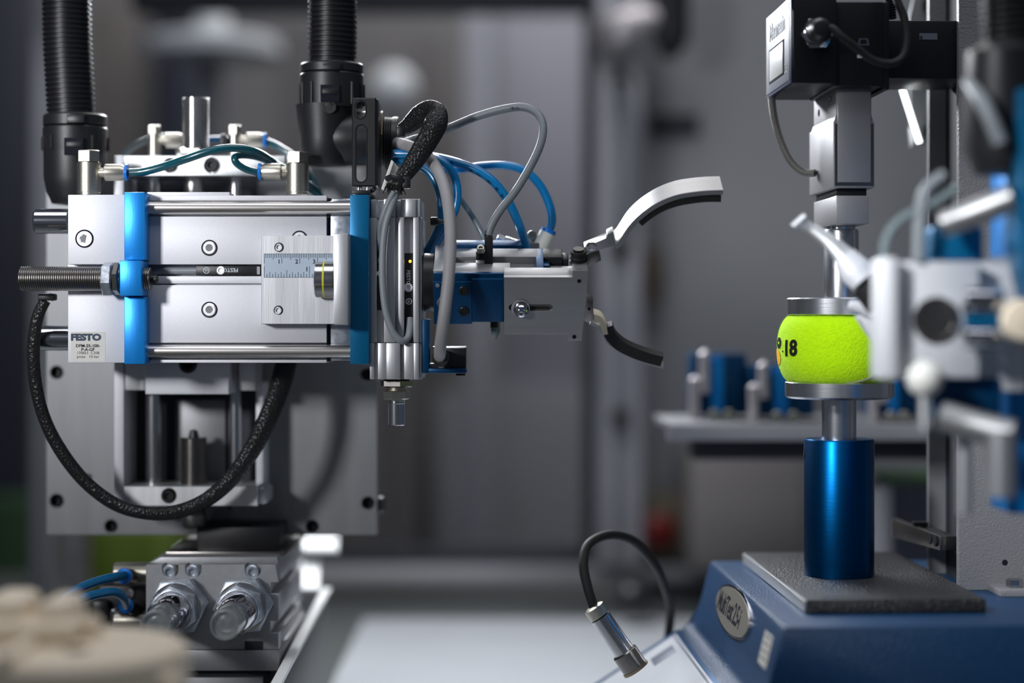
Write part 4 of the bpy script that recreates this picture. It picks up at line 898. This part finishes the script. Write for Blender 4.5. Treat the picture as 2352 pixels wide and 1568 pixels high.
# plate on the base
xp = L(1851, 1376, -100).x
pl = part('base_plate', M().box(xp, xp + 101, -100, 112, zb - 7.5, zb, 0.5), 'castplate', st)
part('plate_side', M().box(xp - 1.2, xp + 0.2, -99.5, 111.5, zb - 7.2, zb - 0.5, 0.3), 'alu_b', pl)
part('plate_slot', M().box(xp + 10, xp + 52, -94, -90, zb - 0.4, zb + 0.15, 0), 'gasket', pl)
part('plate_slot', M().box(xp + 62, xp + 95, -94, -90, zb - 0.4, zb + 0.15, 0), 'gasket', pl)
# oval nameplate on the operator face
fn = Vector((-29, 0, -7)).normalized()                                  # outward-ish along the face normal
fu_ = Vector((7, 0, 29)).normalized()                                    # up the face
fo = Vector(((xl + x2) / 2, 4, -178.5))
def oval(m, ry, rz, t0, t1, n=48):
    a = [fo + Vector((0, ry * math.cos(2 * math.pi * i / n), 0)) + fu_ * rz * math.sin(2 * math.pi * i / n) + Vector((-1, 0, .24)).normalized() * t0 for i in range(n)]
    return m.prism(a, Vector((-1, 0, .24)).normalized() * (t1 - t0), 0)
np_ = part('nameplate', oval(M(), 64, 14, -0.2, 1.2), 'chrome', st)
part('nameplate_dome', oval(M(), 61, 12.6, 1.0, 1.6), 'nameplate', np_)
part('lettering', M().text('MultiTest 2.5-i', 17.5, fo + Vector((-1, 0, .24)).normalized() * 1.65 + fu_ * -5.8 + Vector((0, 52, 0)), (0, -1, 0), fu_, 0.3, ex=0.05, spacing=0.86), 'ink', np_)
lb2 = part('warning_label', M().prism([fo + Vector((0, a, 0)) + fu_ * b_ + Vector((-.15, 0, 0)) for a, b_ in ((-128, -12), (-128, 6), (-104, 6), (-104, -12))], (-0.2, 0, 0), 0), 'label', st)
lm = M()
for i in range(4): lm.prism([fo + Vector((0, a, 0)) + fu_ * b_ + Vector((-.36, 0, 0)) for a, b_ in ((-125, 3.5 - i * 4), (-125, 4.3 - i * 4), (-107, 4.3 - i * 4), (-107, 3.5 - i * 4))], (-0.05, 0, 0), 0)
part('label_lines', lm, 'ink', lb2, kind='stuff')
# column: U-channel open to the left
xc = L(2205, 1357, -13).x
zt_ = 420
part('column_near_wall', M().box(xc, xc + 150, -13, -7, -164, zt_, 0.8), 'greypaint', st)
part('column_far_wall', M().box(xc + 1, xc + 150, 60, 66, -164, zt_, 0.8), 'greypaint', st)
part('column_back', M().box(xc + 144, xc + 150, -7, 60, -164, zt_, 0.3), 'greypaint', st)
part('guide_cover', M().box(xc + 12, xc + 20, -7, 60, -164, zt_, 0), 'gasket', st)
part('column_foot', M().box(L(2290, 1370, -30).x, xc + 150, -40, -13, -164, -160, 0.5), 'greypaint', st)
part('foot_bolt', M().nut(Vector((L(2335, 1362, -28).x, -28, -160)), Vector((L(2335, 1362, -28).x, -28, -155)), 5), 'steel', st)
part('screw_hole', M().lathe(Vector((L(2309, 1292, -10).x, -13, Z(1292, -10))), (0, -1, 0), [(0, 0), (0, 1.7), (0.1, 1.8), (0.1, 0)], 16), 'ink', st)
# limit clamp on the far wall
cl = part('limit_clamp', M().box(L(2080, 1200, 78).x, xc - 1, 54, 60, Z(1245, 40), Z(1205, 40), 0.3).box(L(2168, 1230, 10).x, xc + 3, 2, 60, Z(1262, 8), Z(1230, 8), 0.3), 'blackm', st)
x_c = L(2168, 1230, 10).x
part('clamp_arm', M().prism([Vector((x_c, 2, Z(1262, 8))), Vector((x_c, 2, Z(1230, 8))), Vector((x_c - 6, 100, Z(1206, 60))), Vector((x_c - 6, 100, Z(1250, 60)))], (-4, 0, 0), 0.2), 'dsteel', cl)
for dy in (8, 20): part('clamp_bolt', M().cyl(Vector((x_c - 4, dy, Z(1243, 8))), Vector((x_c - 5.6, dy, Z(1243, 8))), 3.4, n=18), 'ink', cl)

# crosshead arm carrying the gauge
ar = thing('crosshead_arm', 'black arm joining the force gauge to the test stand column', 'arm', PV + Vector((90, 0, 300)), None, ROT)
za, zb_ = Z(181, -5), Z(48, -5)
part('arm', M().box(L(2025, 100, -5).x, xc + 11, -5, 52, za, zb_, 0.8), 'blackm', ar)
part('arm_slot', M().box(L(2110, 85, -5).x, L(2152, 85, -5).x, -5.2, -2, Z(92, -5), Z(77, -5), 0.1), 'chrome', ar)
gs = thing('gusset', 'pale steel gusset plate with dark bolts behind the crosshead arm', 'bracket', P(2130, 335, 130), None)
part('plate', M().pp([(2088, 40), (2105, -30), (2175, -30), (2175, 330), (2100, 330), (2092, 300), (2092, 190)], 130, 6, 0.5), 'alu_plate', gs)
for a, b_ in ((2142, 10), (2142, 303)): part('bolt', M().screw(P(a, b_, 130), S(24, 130), 6), 'blackm', gs)
part('web', M().pp([(2093, 338), (2090, 292), (2104, 320)], 124, 6, 0.3), 'alu_b', gs)
lt = thing('bright_strip', 'thin glowing white strip slanting below the crosshead arm', 'lamp', P(2093, 330, 112))
part('tube', M().tube([P(2071, 200, 112), P(2112, 328, 112)], S(6.2, 112), 12, 2), 'glowwhite', lt)  # plain white bar given emission
part('holder', M().tube([P(2067, 188, 116), P(2071, 200, 116)], S(7, 112), 10, 2), 'blackm', lt)

# force gauge
gz0, gz1 = 138.0, 190.0
gx = L(1820, 193, -45).x
fg = thing('force_gauge', 'black force gauge with pale display face turned to the left', 'force gauge', Vector((gx + 30, 0, gz0)), None, ROT)
fg.location = PV / 1000 + Vector((0, 0, H / 1000)); ORG[fg.name] = PV.copy()
part('body', M().box(gx, L(1922, 100, -45).x, -45, 38, gz0, gz1, 1.2), 'blackm', fg)
part('rear_body', M().box(L(1918, 100, -45).x, L(2030, 100, -40).x, -41, 34, Z(198, -41), gz1 - 3, 1), 'blackm', fg)
part('rear_flange', M().box(L(2028, 100, -40).x, L(2044, 100, -40).x, -40, 36, Z(205, -40), gz1 - 3, 0.8), 'blackm', fg)
fc_ = part('face_rim', M().box(gx - 1.2, gx, -44.5, 37.5, gz0 + 0.5, gz1 - 0.5, 0.5), 'faceedge', fg)
part('face', M().box(gx - 1.6, gx - 1.1, -42, 35, gz0 + 2.5, gz1 - 2.5, 0.1), 'face', fc_)
part('display_bezel', M().box(gx - 1.9, gx - 1.5, -26, 24, gz0 + 8, gz0 + 29, 0.1), 'ink', fc_)
part('display', M().box(gx - 2.1, gx - 1.7, -23, 21, gz0 + 9.2, gz0 + 27.8, 0.1), 'screen', fc_)
part('lettering', M().text('Mecmesin', 14, (gx - 1.75, 23, gz0 + 34.5), (0, -1, 0), (0, 0, 1), 0.35, ex=0.08, spacing=0.92), 'inkblue', fc_)
part('lettering', M().text('CE', 8, (gx - 1.75, -27, gz0 + 8), (0, -1, 0), (0, 0, 1), 0.1, ex=0.06), 'inkblue', fc_)
jc = L(1878, 78, -46)
part('jack_nut', M().nut(jc, jc + Vector((-2, -10, -1)), S(36), 0.3), 'chrome', fg)
part('jack_barrel', M().lathe(jc + Vector((-1, -9, 0)), (-0.1, -1, 0.02), [(0, 0), (0, S(27)), (8, S(25)), (12, S(17)), (13, 0)], 28), 'black', fg)
part('waste_mark', M().plate([(L(1970, 0, -41).x, Z(104, -41)), (L(1997, 0, -41).x, Z(104, -41)), (L(1994, 0, -41).x, Z(88, -41)), (L(1973, 0, -41).x, Z(88, -41))],
     [[(L(1975, 0, -41).x, Z(101, -41)), (L(1992, 0, -41).x, Z(101, -41)), (L(1990, 0, -41).x, Z(91, -41)), (L(1977, 0, -41).x, Z(91, -41))]], -41.15, 0.1), 'face', fg)
part('rating_strip', M().box(L(1969, 0, -41).x, L(1995, 0, -41).x, -41.2, -41, Z(133, -41), Z(126, -41), 0), 'inkw', fg)
hose('gauge_cable', [(1890, 72, -60), (1912, 66, -66), (1935, 86, -68), (1970, 112, -66), (2005, 138, -64), (2045, 146, -62), (2074, 130, -60), (2083, 90, -58), (2076, 40, -56), (2058, -10, -54), (2050, -80, -50)], 9, 'rubber', 'black cable curling from the gauge socket up past the arm', 'cable')
single('coiled_spring', M().thread(P(2048, 44, -30), P(2040, -40, -30), S(12), 1.5, .7, 20), 'blackm', 'short black ribbed sleeve at the top above the crosshead arm', 'cable sleeve')
hose('load_cell_cable', [(1772, 224, 25), (1778, 270, 25), (1792, 320, 24), (1815, 368, 22), (1845, 395, 20), (1872, 397, 16)], 9, 'mesh_grey', 'grey screened cable from the gauge down to the load cell', 'cable')

# load cell
lc = thing('load_cell', 'silver block load cell hanging under the force gauge', 'load cell', PV + Vector((0, 0, 200)), None, ROT)
lc.location = PV / 1000 + Vector((0, 0, H / 1000)); ORG[lc.name] = PV.copy()
lx0 = L(1920, 300, -30).x; lx1 = L(2002, 300, -30).x
zf = lambda py: Z(py, -30)
part('upper_block', M().box(lx0, lx1, -30, 36, zf(300), zf(193), 0.3), 'alu_cell', lc)
part('housing', M().prism([Vector((x_, y_, zf(432))) for x_, y_ in ((lx0 - 2, -31), (lx1 + 1.6, -31), (lx1 + 1.6, 40), (lx0 - 2, 40))], (0, 0, zf(278) - zf(432)), 0.6), 'alu_cell', lc)
part('housing_chamfer', M().prism([Vector((lx0 - 1.5, -30.5, zf(279))), Vector((lx1 + 1, -30.5, zf(279))), Vector((lx1, -30, zf(264))), Vector((lx0, -30, zf(264)))], (0, 68, 0), 0.2), 'alu_cell', lc)
part('front_frame', M().box(lx0 - 1, lx1 + 1, -31.3, -30.9, zf(427), zf(284), 0), 'dsteel', lc)
part('front_plate', M().box(lx0 + 0.6, lx1 - 0.8, -32, -30.8, zf(419), zf(196), 0.2), 'alu_cell', lc)
part('neck', M().box(lx0 + 1, lx1 - 2, -26, 34, zf(450), zf(430), 0.2), 'blackm', lc)
part('lower_block', M().box(lx0, lx1 - 1.5, -30, 36, zf(514), zf(449), 0.5), 'alu_cell', lc)
for a, b_ in ((-14, 222), (20, 238)):
    part('grub_screw', M().screw(Vector((lx0, a, zf(b_))), 2.4, 0.4, (-1, 0, 0)), 'dsteel', lc)
part('top_spacer', M().box(lx0, lx1, -20, 36, zf(196), Z(186, -30) + 5, 0.2), 'alu_cell', lc)

# upper compression platen and shaft
up = thing('upper_platen', 'turned aluminium upper platen with shaft pressing the ball', 'platen', P(1932, 724, 0))
cxu = 1932
part('shaft_collar', M().cyl(P(cxu, 529, 0), P(cxu, 512, 0), S(32), n=40), 'steel', up)
part('shaft', M().lathe(P(cxu, 686, 0), (0, 0, 1), [(0, 0), (0, S(40)), (S(155), S(40)), (S(159), S(38)), (S(159), 0)], 48), 'alu_turn', up)
part('disc', M().lathe(P(cxu, 723, 0), (0, 0, 1), [(0, 0), (0, S(123)), (0.3, S(124)), (S(36), S(124)), (S(39), S(121)), (S(39), 0)], 72), 'alu_turn', up)
# lower platen on its blue pillar
lo = thing('lower_platen', 'turned aluminium lower platen on a tall blue cylinder', 'platen', P(1927, 1319, 0))
cxl = 1928
part('disc', M().lathe(P(cxl, 914, 0), (0, 0, 1), [(0, 0), (0, S(118)), (S(5), S(124)), (S(36), S(124)), (S(38), S(122)), (S(38), 0)], 72), 'alu_turn', lo)
part('shaft', M().cyl(P(1927, 1008, 0), P(1927, 912, 0), S(39.5), n=48), 'alu_turn', lo)
part('pillar', M().lathe(P(1927, 1319, 0), (0, 0, 1), [(0, 0), (0, S(80)), (S(308), S(80)), (S(312), S(77.5)), (S(312), 0)], 72), 'blue_cyl', lo)
ha = math.radians(-93); hd = Vector((math.sin(ha), -math.cos(ha), 0)); hc = P(1927, 1043, 0) + hd * S(79.2)
part('pillar_hole', M().cyl(hc, hc + hd * 0.35, S(11), n=18), 'ink', lo)

# squashed tennis ball
zc_b = (Z(724) + Z(876.5)) / 2; hb = (Z(724) - Z(876.5)) / 2; rbm = S(140.5); bx = X(1927)
ex_ = 2.55
def rball(z): return rbm * (0.79 + 0.21 * max(0.0, 1 - min(1, abs(z / hb)) ** 2.4) ** 0.62)
tb = thing('tennis_ball', 'lime green tennis ball squashed between the two platens', 'tennis ball', Vector((bx, 0, zc_b - hb)))
prof_b = [(-hb, 0)]
for i in range(61):
    zz = -hb * math.cos(math.pi * i / 60); prof_b.append((zz, rball(zz)))
prof_b.append((hb, 0))
part('felt', M().lathe((bx, 0, zc_b), (0, 0, 1), prof_b, 96), 'felt', tb, smooth=60)
def on_ball(az, z, off=0.0):
    """az degrees, 0 = facing the lens, negative = left"""
    a = math.radians(az); r = rball(z) + off
    return Vector((bx + math.sin(a) * r, -math.cos(a) * r, zc_b + z))
def ball_text(body, size, az0, z0, bold, tilt=0.0):
    m = M().text(body, size, (0, 0, 0), (1, 0, 0), (0, 0, 1), bold, ex=0.12)
    bmesh.ops.subdivide_edges(m.bm, edges=m.bm.edges[:], cuts=2)
    for v in m.bm.verts:
        u, h_, t = v.co.x, v.co.z, v.co.y
        z = z0 + h_ + u * tilt
        v.co = on_ball(az0 + math.degrees(u / rbm), z, 0.45 - t)
    return m
part('number', ball_text('18', 13.2, -71, Z(816) - zc_b, 0.42, 0.05), 'ballink', tb)
part('number_dot', M().lathe(on_ball(-73, Z(806) - zc_b, 0.2), on_ball(-73, 0) - Vector((bx, 0, zc_b)), [(0, 0), (0, .55), (.3, .5), (.3, 0)], 10), 'ballink', tb)
def patch(az0, az1, z0, z1, off, n=8):
    m = M(); g = []
    for i in range(n + 1):
        row = []
        for j in range(n + 1):
            u, v = i / n * 2 - 1, j / n * 2 - 1
            du, dv = u * math.sqrt(1 - v * v / 2), v * math.sqrt(1 - u * u / 2)
            row.append(m.bm.verts.new(on_ball((az0 + az1) / 2 + du * (az1 - az0) / 2, (z0 + z1) / 2 + dv * (z1 - z0) / 2, off)))
        g.append(row)
    for i in range(n):
        for j in range(n): m._face([g[i][j], g[i + 1][j], g[i + 1][j + 1], g[i][j + 1]])
    return m
part('round_mark', patch(-90, -77, Z(800) - zc_b, Z(774) - zc_b, 0.42), 'ballink', tb)
part('round_mark_centre', patch(-85, -81, Z(790) - zc_b, Z(784) - zc_b, 0.5), 'felt', tb)
part('orange_mark', patch(-103, -79, Z(838) - zc_b, Z(801) - zc_b, 0.38), 'orange', tb)
part('seam', M().tube([on_ball(a, z, 0.0) for a, z in ((-2, -19.9), (8, -19.4), (20, -17.6), (31, -14.2), (40, -9.5), (50, -3))], 0.75, 8, 6), 'seam', tb)
fz = M()
for i in range(16000):
    az = random.uniform(-125, 105); z = hb * random.uniform(-.97, .97)
    p = on_ball(az, z, -0.1); a = math.radians(az)
    nrm = Vector((math.sin(a), -math.cos(a), 1.2 * (z / hb) ** 3)).normalized()
    dr_ = (nrm + Vector((random.gauss(0, .8), random.gauss(0, .8), random.gauss(0, .8)))).normalized()
    ln = random.uniform(.5, 1.15) * (2.2 if random.random() < .006 else 1); sd = dr_.cross(Vector((random.random(), random.random(), random.random()))).normalized() * 0.045
    if -96 < az < -44 and Z(842) - zc_b < z < Z(770) - zc_b and random.random() < .85: continue
    fz._face([fz.bm.verts.new(p - sd), fz.bm.verts.new(p + sd), fz.bm.verts.new(p + dr_ * ln)])
part('fuzz', fz, 'fuzz', tb, kind='stuff')

# keypad plug and its cable
pk = thing('panel_plug', 'metal cable plug standing on the keypad edge of the test stand', 'plug', L(1450, 1530, 20))
q0 = P(1458, 1532, 10); q1 = P(1362, 1392, 10); ax = (q1 - q0); LL = ax.length
part('base_nut', M().lathe(q0, ax, [(0, 0), (0, S(31)), (LL * .24, S(31)), (LL * .26, S(28)), (LL * .26, 0)], 24), 'dsteel', pk)
part('body', M().lathe(q0, ax, [(LL * .26, 0), (LL * .26, S(25)), (LL * .82, S(24)), (LL * .84, S(18)), (LL * .84, 0)], 24), 'steel', pk)
part('gland', M().lathe(q0, ax, [(LL * .84, 0), (LL * .84, S(24)), (LL * .98, S(25)), (LL * 1.0, S(18)), (LL, 0)], 24), 'nickel', pk)
part('gasket_ring', M().lathe(q0, ax, [(-LL * .04, 0), (-LL * .04, S(33)), (0, S(33)), (0, 0)], 24), 'brass', pk)
hose('plug_cable', [(1366, 1400, 12), (1350, 1350, 14), (1340, 1295, 20), (1352, 1250, 30), (1400, 1228, 45), (1455, 1242, 60), (1500, 1290, 72), (1528, 1350, 110), (1540, 1410, 140), (1530, 1500, 150)], 11.5, 'rubber', 'black cable arching from the keypad plug over behind the test stand', 'cable')

# ------------------------------------------------------------------ blurred second gripper station at the right edge
yg = -215
fgp = thing('angle_gripper', 'blurred bright gripper unit of a nearer station cut by the right edge', 'gripper', P(2180, 870, yg), None)
part('guard_plate', M().pb(2028, 600, 2250, 868, yg, 10, 1.5).pb(2026, 590, 2064, 872, yg - 10, 30, 2), 'alu', fgp)
part('guard_window', M().lathe(P(2150, 735, yg), (0, -1, 0), [(0, 0), (0, S(52, yg)), (1, S(54, yg)), (1, S(40, yg)), (0.2, S(38, yg)), (0.2, 0)], 32), 'dsteel', fgp)
part('valve_stack', M().cyl(P(2215, 690, yg - 12), P(2300, 690, yg - 12), S(30, yg), n=24).cyl(P(2215, 775, yg - 12), P(2300, 775, yg - 12), S(26, yg), n=24), 'chrome', fgp)
part('valve_core', M().cyl(P(2220, 733, yg - 8), P(2300, 733, yg - 8), S(24, yg), n=24), 'blue2', fgp)
part('clamp_plate', M().pb(2240, 590, 2360, 900, yg + 12, 20, 2), 'alu', fgp)
part('carrier', M().pb(2318, 380, 2420, 1180, yg + 30, 40, 2), 'blue', fgp)
part('carrier_wing', M().pp([(2345, 200), (2420, 200), (2420, 900), (2345, 560)], yg - 30, 30, 1), 'blue2', fgp)
part('knob', M().lathe(P(2345, 735, yg - 20), (0, -1, 0), [(0, 0), (0, S(48, yg)), (8, S(44, yg)), (10, 0)], 28), 'cream', fgp)
part('upper_arm', M().tube([P(2165, 515, yg - 5), P(2230, 492, yg - 10), P(2330, 452, yg - 20)], S(32, yg), 14), 'guard', fgp)
part('lower_arm', M().tube([P(2160, 955, yg - 5), P(2230, 975, yg - 10), P(2330, 1000, yg - 20)], S(36, yg), 14), 'guard', fgp)
part('upper_body', M().pb(2140, 520, 2260, 600, yg + 10, 20, 2), 'blue2', fgp)
part('lower_body', M().pb(2130, 868, 2300, 960, yg + 10, 20, 2), 'blue3', fgp)
part('ball_knob', M().lathe(P(2124, 912, yg - 10), (0, 0, 1), [(0, 0)] + [(9 - 9 * math.cos(t_), 9 * math.sin(t_)) for t_ in [i * math.pi / 10 for i in range(1, 10)]] + [(18, 0)], 20), 'white', fgp)
part('knob_stem', M().cyl(P(2124, 985, yg - 10), P(2124, 910, yg - 10), S(14, yg), n=16), 'alu_b', fgp)
part('hanging_pin', M().cyl(P(2215, 1180, yg + 5), P(2215, 1000, yg + 5), S(16, yg), n=16), 'alu_b', fgp)
part('hanging_pin', M().cyl(P(2300, 1140, yg - 30), P(2300, 990, yg - 30), S(32, yg), n=18), 'alu_b', fgp)
ff = thing('gripper_finger', 'blurred silver finger of the nearer gripper reaching in front of the shaft', 'gripper finger', P(1900, 580, -115))
part('blade', M().tube([P(1832, 512, -112), P(1862, 524, -112), P(1905, 555, -114), P(1940, 590, -116)], [S(13), S(11), S(17), S(24)], 14, 6, 0.5), 'alu_b', ff)
part('knuckle', M().tube([P(1938, 590, -118), P(1965, 622, -120), P(1985, 645, -122)], [S(26), S(34), S(30)], 14, 4, 0.6), 'alu', ff)
part('tip', M().lathe(P(1822, 522, -112), (0.8, 0, 0.7), [(0, 0), (0, 2.2), (9, 2.4), (9.5, 0)], 14), 'alu_b', ff)
part('bellows', M().cyl(P(1985, 650, -118), P(2022, 700, -118), S(34, -118), n=20), 'rubber', ff)
fk = thing('gripper_finger', 'blurred short lower finger of the nearer gripper in front of the ball', 'gripper finger', P(1990, 720, -100))
part('blade', M().tube([P(1950, 700, -100), P(1985, 708, -100), P(2035, 728, -100)], [S(9), S(15), S(20)], 14, 5, 0.6), 'alu', fk)
part('link', M().pp([(1966, 724), (2045, 722), (2045, 822), (2022, 800), (1992, 762)], -96, 10, 1.5), 'alu', fk)
for i, (pts, r_, m_) in enumerate((([(2030, 590, yg), (2040, 540, yg), (2075, 500, yg), (2140, 470, yg), (2200, 430, yg)], 10, 'clear'), ([(2110, 600, yg), (2112, 520, yg), (2125, 440, yg), (2170, 400, yg)], 14, 'cable'))):
    single('air_tube', M().tube([P(*p) for p in pts], S(r_, yg), 10), m_, ('blurred clear tube bowing left of the nearer gripper', 'blurred grey cable rising behind the nearer gripper')[i], ('tube', 'cable')[i])
cn = thing('corrugated_conduit', 'blurred black conduit hanging at the upper right edge', 'conduit', P(2300, 400, yg - 20), 'black corrugated conduits')
part('hose', M().thread(P(2320, 120, yg), P(2310, -260, yg), S(62, yg), 3.4, 1.2, 36), 'conduit', cn)
part('connector', M().lathe(P(2310, 400, yg), (0, 0, 1), [(0, 0), (0, S(70, yg)), (S(60, yg), S(95, yg)), (S(280, yg), S(88, yg)), (S(300, yg), S(60, yg)), (S(300, yg), 0)], 36), 'black', cn)
part('strap', M().tube([P(2225, 190, yg - 5), P(2260, 240, yg - 25), P(2300, 330, yg - 30)], [S(14, yg), S(18, yg), S(16, yg)], 12), 'cable', cn)
